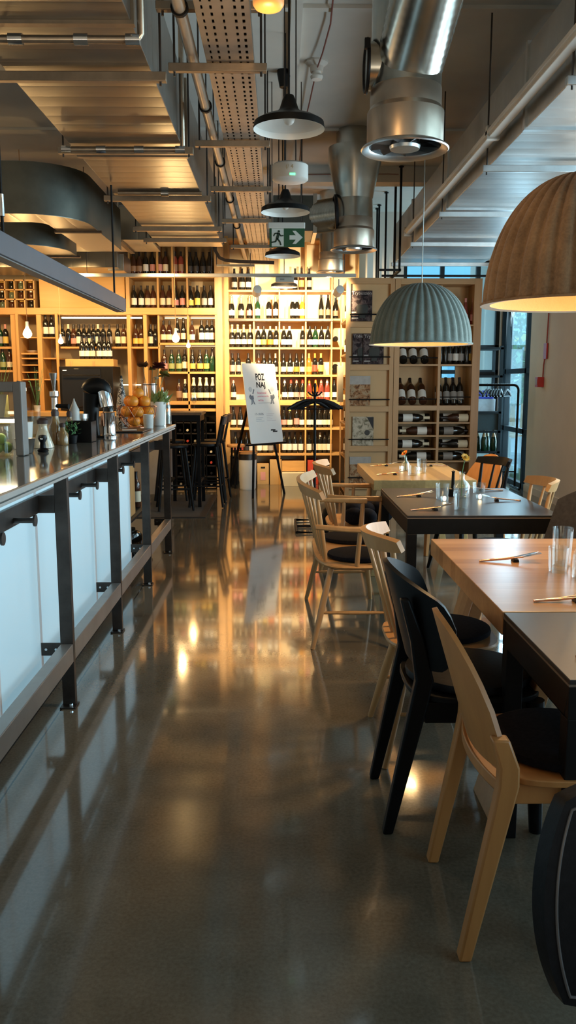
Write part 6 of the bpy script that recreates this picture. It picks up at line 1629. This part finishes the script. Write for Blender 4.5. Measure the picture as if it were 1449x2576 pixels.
for cx, cy, a0 in ((HW - 0.02, 0.02, -90), (HW - 0.02, PH - 0.02, 0), (-HW + 0.02, PH - 0.02, 90), (-HW + 0.02, 0.02, 180)):
    for k in range(5):
        a = R(a0 + k * 22.5); ring.append((cx + 0.02 * math.cos(a), cy + 0.02 * math.sin(a), 0))
pb = MB().prism(ring, (0, 0, 0.008)).build('board', plain('poster_white', (0.82, 0.82, 0.80), 0.35, 0, 0.02, 4), pm, 0)
def ptext(txt, x, y, h, w, mat, name, bold=0.0):
    vs, fs = text_mb(txt, 1.0, 0, bold)
    x0 = min(v.x for v in vs); x1 = max(v.x for v in vs); y0 = min(v.y for v in vs); y1 = max(v.y for v in vs)
    MB().add([(x + (v.x - x0) / (x1 - x0) * w, y + (v.y - y0) / (y1 - y0) * h, 0.0092) for v in vs], fs).build(name, mat, pb, 0)
ptext('POZ', -0.085, 0.815, 0.092, 0.165, INK, 'headline_lettering', 0.03)
ptext('NAJ', -0.085, 0.70, 0.095, 0.165, INK, 'headline_lettering', 0.03)
for i, (txt, w) in enumerate((('festiwal', 0.165), ('poznawania', 0.205), ('wina', 0.10))):
    ptext(txt, -0.085, 0.640 - i * 0.048, 0.030, w, PINKINK, 'subtitle_lettering', 0.012)
MB().bb(-0.085, 0.22, 0.520, 0.523, 0.008, 0.0095).build('printed_rule', GREYINK, pb, 0)
def pfig(cx, s):
    m = MB()
    def lm(a, b_, w):
        a = Vector((cx + s * a[0], a[1], 0.0085)); b_ = Vector((cx + s * b_[0], b_[1], 0.0085)); d = nrm(b_ - a); n = Vector((-d.y, d.x, 0)) * w / 2
        m.prism([a - n, b_ - n, b_ + n, a + n], (0, 0, 0.001))
    lm((0, 0.62), (0.005, 0.57), 0.055); lm((-0.02, 0.63), (-0.045, 0.60), 0.022); lm((-0.045, 0.60), (-0.02, 0.575), 0.02); lm((0.02, 0.64), (0.05, 0.70), 0.018)
    lm((-0.005, 0.57), (-0.012, 0.51), 0.018); lm((0.012, 0.57), (0.03, 0.51), 0.018); lm((-0.012, 0.512), (-0.03, 0.508), 0.010); lm((0.03, 0.512), (0.045, 0.508), 0.010)
    m.build('printed_figure', GREYINK, pb, 0)
    h = MB(); h.cyl((cx - s * 0.015, 0.70, 0.0083), (cx - s * 0.015, 0.70, 0.0092), 0.032, None, 20); h.build('printed_balloon', plain('pale_print', (0.55, 0.58, 0.60), 0.6), pb)
pfig(-0.19, 1); pfig(0.185, -1)
ptext('17-18.05', -0.17, 0.365, 0.028, 0.155, GREYINK, 'date_lettering', 0.01)
for i, w in enumerate((0.135, 0.10, 0.15)): MB().bb(-0.16, -0.16 + w, 0.328 - i * 0.022, 0.333 - i * 0.022, 0.008, 0.0093).build('small_print', plain('fine_print', (0.45, 0.50, 0.55), 0.6), pb, 0)
for i, w in enumerate((0.15, 0.12, 0.07, 0.10, 0.17)): MB().bb(0.04, 0.04 + w, 0.375 - i * 0.022, 0.379 - i * 0.022, 0.008, 0.0093).build('small_print', plain('fine_print_pink', (0.55, 0.48, 0.52), 0.6), pb, 0)
ml = MB()
for x, y, w in ((0.13, 0.165, 0.085), (0.165, 0.145, 0.085)):
    ml.prism([(x - w / 2, y - 0.010, 0.008), (x + w / 2, y - 0.010, 0.008), (x + w / 2 + 0.008, y + 0.006, 0.008), (x - w / 2 + 0.008, y + 0.010, 0.008)], (0, 0, 0.0014))
ml.build('printed_logo', INK, pb, 0)

# ------------------------------------------------------------------ coat stand with hangers
t = thing('coat_stand', 'black coat stand on a square frame base beside the magazine stand', 'coat stand', (0.37, 8.5, 0))
MB().cyl((0, 0, 0.02), (0, 0, 1.43), 0.014, None, 12).build('pole', BLACKMETAL, t)
MB().tube([(-0.19, -0.38, 0.015), (0.19, -0.38, 0.015), (0.19, 0.38, 0.015), (-0.19, 0.38, 0.015)], 0.014, 8, closed=True).build('base_frame', BLACKMETAL, t, 40)
MB().bb(-0.19, 0.19, -0.014, 0.014, 0.004, 0.026).build('base_bar', BLACKMETAL, t, 0)
MB().lathe([(0, 1.43), (0.014, 1.43), (0.018, 1.445), (0.01, 1.47), (0, 1.475)], n=14).build('finial', BLACKMETAL, t)
for i in range(4):
    a = i * PI / 2 + 0.3
    MB().tube([(0, 0, 1.34), (0.05 * math.cos(a), 0.05 * math.sin(a), 1.36), (0.075 * math.cos(a), 0.075 * math.sin(a), 1.385)], 0.008, 8).build('peg', BLACKMETAL, t)
def hanger_mesh():
    m = MB()
    hk = [(0.0, 0, -0.075), (0.0, 0, -0.03)] + [(0.022 * math.sin(a) + 0.0, 0, 0.0 - 0.008 + 0.022 * math.cos(a)) for a in [R(x) for x in (250, 290, 330, 10, 50, 90, 120)]]
    hook = MB().tube(hk, 0.0028, 6)
    ar = [(-0.225, 0, -0.155), (-0.12, 0, -0.10), (-0.03, 0, -0.07), (0.03, 0, -0.07), (0.12, 0, -0.10), (0.225, 0, -0.155)]
    arm = MB().tube(ar, [0.015, 0.018, 0.014, 0.014, 0.018, 0.015], 8)
    brr = MB().tube([(-0.21, 0, -0.157), (0.21, 0, -0.157)], 0.006, 6)
    return hook, arm, brr
def hanger_thing(loc, rz, label, group, first=[None]):
    if first[0] is None:
        h, a, b_ = hanger_mesh()
        t = thing('coat_hanger', label, 'coat hanger', loc, rz, group)
        h.build('hook', BLACKMETAL, t); a.build('shoulder_bar', BLACKMETAL, t, 50); b_.build('trouser_bar', BLACKMETAL, t)
        first[0] = t
        return t
    return dup(first[0], loc, rz, label, group)
for i in range(4):
    a = i * PI / 2 + 0.3
    hanger_thing((0.37 + 0.065 * math.cos(a), 8.5 + 0.065 * math.sin(a), 1.372), (0.12, -0.16, 0.3, -0.05)[i], 'black coat hanger on the coat stand, %s peg' % ('right', 'rear', 'left', 'front')[i], 'hangers on the coat stand')
# ------------------------------------------------------------------ garment rack at the glazed corner
t = thing('garment_rack', 'black tubular garment rack with rounded ends by the glazed corner', 'garment rack', (2.93, 11.55, 0))
hw = 0.37; cr = 0.07; H_ = 1.445
pts = [(-hw, 0, 0.05), (-hw, 0, H_ - cr)] + [(-hw + cr - cr * math.cos(a), 0, H_ - cr + cr * math.sin(a)) for a in [R(x) for x in (22, 45, 67, 90)]] + [(hw - cr + cr * math.sin(a), 0, H_ - cr + cr * math.cos(a)) for a in [R(x) for x in (0, 22, 45, 67, 90)]] + [(hw, 0, 0.05)]
MB().tube(pts, 0.017, 12).build('arch', BLACKMETAL, t, 60)
for x in (-hw, hw): MB().tube([(x, -0.22, 0.03), (x, 0.22, 0.03)], 0.017, 10).build('foot', BLACKMETAL, t)
MB().tube([(-hw, 0, 0.25), (hw, 0, 0.25)], 0.012, 10).build('lower_bar', BLACKMETAL, t)
for i in range(9):
    x = 2.93 + (-0.30, -0.20, -0.06, -0.02, 0.02, 0.055, 0.09, 0.125, 0.21)[i]
    hanger_thing((x, 11.55, H_ + 0.006), PI / 2 - (0.9, 0.7, 0.5, 0.45, 0.4, 0.4, 0.38, 0.36, 0.5)[i], 'black coat hanger on the garment rack, %s from left' % ORD[i], 'hangers on the garment rack')
# dark shelf trolley with boxes and green bottles behind it
t = thing('metal_shelf', 'dark metal shelf unit behind the garment rack in the corner', 'metal shelf', (2.97, 12.45, 0))
for x in (-0.30, 0.26):
    for y in (-0.22, 0.22): MB().bb(x - 0.02, x + 0.02, y - 0.02, y + 0.02, 0, 2.0).build('upright', WINF, t, 0)
for z in (0.05, 0.48, 0.78, 1.06, 1.58, 1.98): MB().bb(-0.32, 0.28, -0.24, 0.24, z - 0.03, z).build('shelf', WINF, t, 0)
MB().bb(-0.30, 0.26, -0.21, -0.19, 0.79, 1.03).build('drawer_front', plain('dark_teal', (0.025, 0.045, 0.05), 0.5), t, 0)
carton(2.76, 3.18, 12.3, 12.6, 1.061, 1.24, plain('pale_box', (0.55, 0.62, 0.68), 0.6), 'pale flat box on the dark metal shelf behind the garment rack')
carton(2.82, 3.15, 12.3, 12.6, 1.242, 1.36, plain('blue_box', (0.05, 0.08, 0.55), 0.6), 'blue box on top of the pale one on the dark metal shelf')
carton(2.76, 3.16, 12.3, 12.6, 1.581, 1.63, BLACKMETAL, 'thin black case lying on the dark metal shelf')
for i in range(5):
    bottle('champagne', 'green', None, 'foil', (2.89 + i * 0.07, 12.29 + (i % 2) * 0.11, 0.481), 'green bottle with pale foil, %s from left on the dark metal shelf' % ORD[i], 'green bottles on the metal shelf')
carton(2.74, 2.82, 12.3, 12.6, 0.481, 0.74, plain('blue_carton', (0.06, 0.16, 0.50), 0.6), 'blue carton left of the green bottles on the dark metal shelf')
# fire call point with cable on the white wall
t = thing('fire_call_point', 'red fire call point box on the white wall at right', 'fire call point', (3.36, 10.82, 1.42))
MB().bb(-0.045, 0.038, -0.055, 0.055, 0, 0.13).build('box', RED, t, 0, 0.006)
MB().bb(-0.049, -0.045, -0.035, 0.035, 0.03, 0.10).build('push_plate', plain('call_plate', (0.45, 0.30, 0.28), 0.5), t, 0)
t = thing('red_conduit', 'thin red cable running up the white wall above the call point', 'cable', (3.385, 10.75, 1.55))
MB().tube([(0, 0.03, 0), (0, 0.02, 0.15), (0, -0.06, 0.35), (0, -0.1, 0.9), (0, -0.11, 2.4)], 0.009, 8).build('cable', plain('red_sheath', (0.30, 0.05, 0.04), 0.6), t)
MB().bb(-0.012, 0.008, -0.10, 0.02, 0.22, 0.42).build('cable_box', RED, t, 0, 0.004)
# ------------------------------------------------------------------ high table, stools and mat by the bar end
t = thing('floor_mat', 'dark grey floor mat under the high table at the end of the bar', 'mat', (-1.6, 10.05, 0))
MB().bb(-0.9, 0.72, -0.90, 0.95, 0, 0.008).build('mat_field', plain('mat_grey', (0.035, 0.038, 0.040), 0.85, 0, 0.2, 60), t, 0)
MB().bb(0.72, 0.79, -0.95, 0.95, 0, 0.010).bb(-0.9, 0.72, -0.95, -0.90, 0, 0.010).build('border', plain('mat_border', (0.012, 0.012, 0.013), 0.6), t, 0)
t = thing('high_table', 'dark high table with a brown edged top at the end of the bar', 'high table', (-1.14, 10.15, 0.009))
MB().bb(-0.20, 0.24, -0.30, 0.30, 1.09, 1.125).build('tabletop', wood('walnut_top', (0.16, 0.08, 0.035), (0.08, 0.04, 0.018), 1), t, 0, 0.003)
MB().bb(-0.18, 0.22, -0.28, 0.28, 1.02, 1.09).build('apron', BLACKWOOD, t, 0)
for x in (-0.16, 0.20):
    for y in (-0.26, 0.26): MB().bb(x - 0.02, x + 0.02, y - 0.02, y + 0.02, 0, 1.02).build('leg', BLACKWOOD, t, 0)
for x in (-0.16, 0.20): MB().bb(x - 0.012, x + 0.012, -0.24, 0.24, 0.28, 0.31).build('foot_bar', BLACKMETAL, t, 0)
def bar_stool(loc, rz, label, back=True, sz=0.74):
    t = thing('bar_stool', label, 'bar stool', loc, rz, 'black bar stools by the high table')
    cushion(t, 0.17, sz - 0.02, BLACKLEATHER, 0, 0.035, 'seat')
    for sx in (-1, 1):
        for sy in (-1, 1):
            MB().tube([(sx * 0.20, sy * 0.19, 0), (sx * 0.12, sy * 0.12, sz - 0.02)], [0.014, 0.018], 10).build('leg', BLACKWOOD, t)
    MB().tube([(-0.18, -0.17, 0.25), (0.18, -0.17, 0.25), (0.18, 0.17, 0.25), (-0.18, 0.17, 0.25)], 0.010, 8, closed=True).build('foot_ring', BLACKMETAL, t, 40)
    if back:
        for s in (-1, 1): MB().tube([(-0.13, s * 0.13, sz - 0.02), (-0.20, s * 0.15, sz + 0.34)], [0.016, 0.013], 10).build('back_post', BLACKWOOD, t)
        rows = [[(-0.195 - 0.03 * math.cos(u * 1.3) - 0.02 * f, u * 0.185, sz + 0.24 + 0.10 * f) for u in [-1 + k / 8 for k in range(17)]] for f in (0, 0.5, 1)]
        MB().sheet(rows, 0.02).build('back_rest', plain('blue_black_board', (0.012, 0.020, 0.030), 0.35), t, 50)
    return t
bar_stool((-0.86, 10.02, 0.009), PI, 'black bar stool with a curved back rest at the aisle side of the high table')
bar_stool((-0.84, 10.62, 0.009), PI - 0.1, 'black bar stool standing behind the first one beside the aisle')
bar_stool((-1.22, 9.75, 0.009), 0.2, 'low backed black bar stool under the near edge of the high table', False)
bar_stool((-1.35, 10.6, 0.009), 0, 'black bar stool behind the high table near the wine rack', False)
t = thing('wine_glass', 'wine glass standing on the high table', 'wine glass', (-1.0, 10.0, 1.135), 0)
MB().lathe([(0, 0), (0.035, 0), (0.004, 0.006), (0.004, 0.09), (0.03, 0.12), (0.04, 0.16), (0.033, 0.21), (0.031, 0.21), (0.037, 0.16), (0.027, 0.122), (0, 0.095)], n=22).build('glass_body', GLASS, t, 50)
t = thing('coat_bag', 'black bag hanging low beside the farthest pale armchair', 'bag', (0.44, 7.35, 0))
MB().tube([(0, 0, 0.0), (0.0, 0, 0.02), (0.01, 0, 0.22), (0.02, 0, 0.36), (0.02, 0, 0.40)], [0.06, 0.085, 0.09, 0.06, 0.02], 14).build('bag_body', BLACKLEATHER, t, 60)
MB().tube([(0.0, 0, 0.37), (-0.03, 0, 0.46), (0.03, 0, 0.52), (0.07, 0, 0.46), (0.045, 0, 0.37)], 0.007, 8).build('strap', BLACKLEATHER, t)
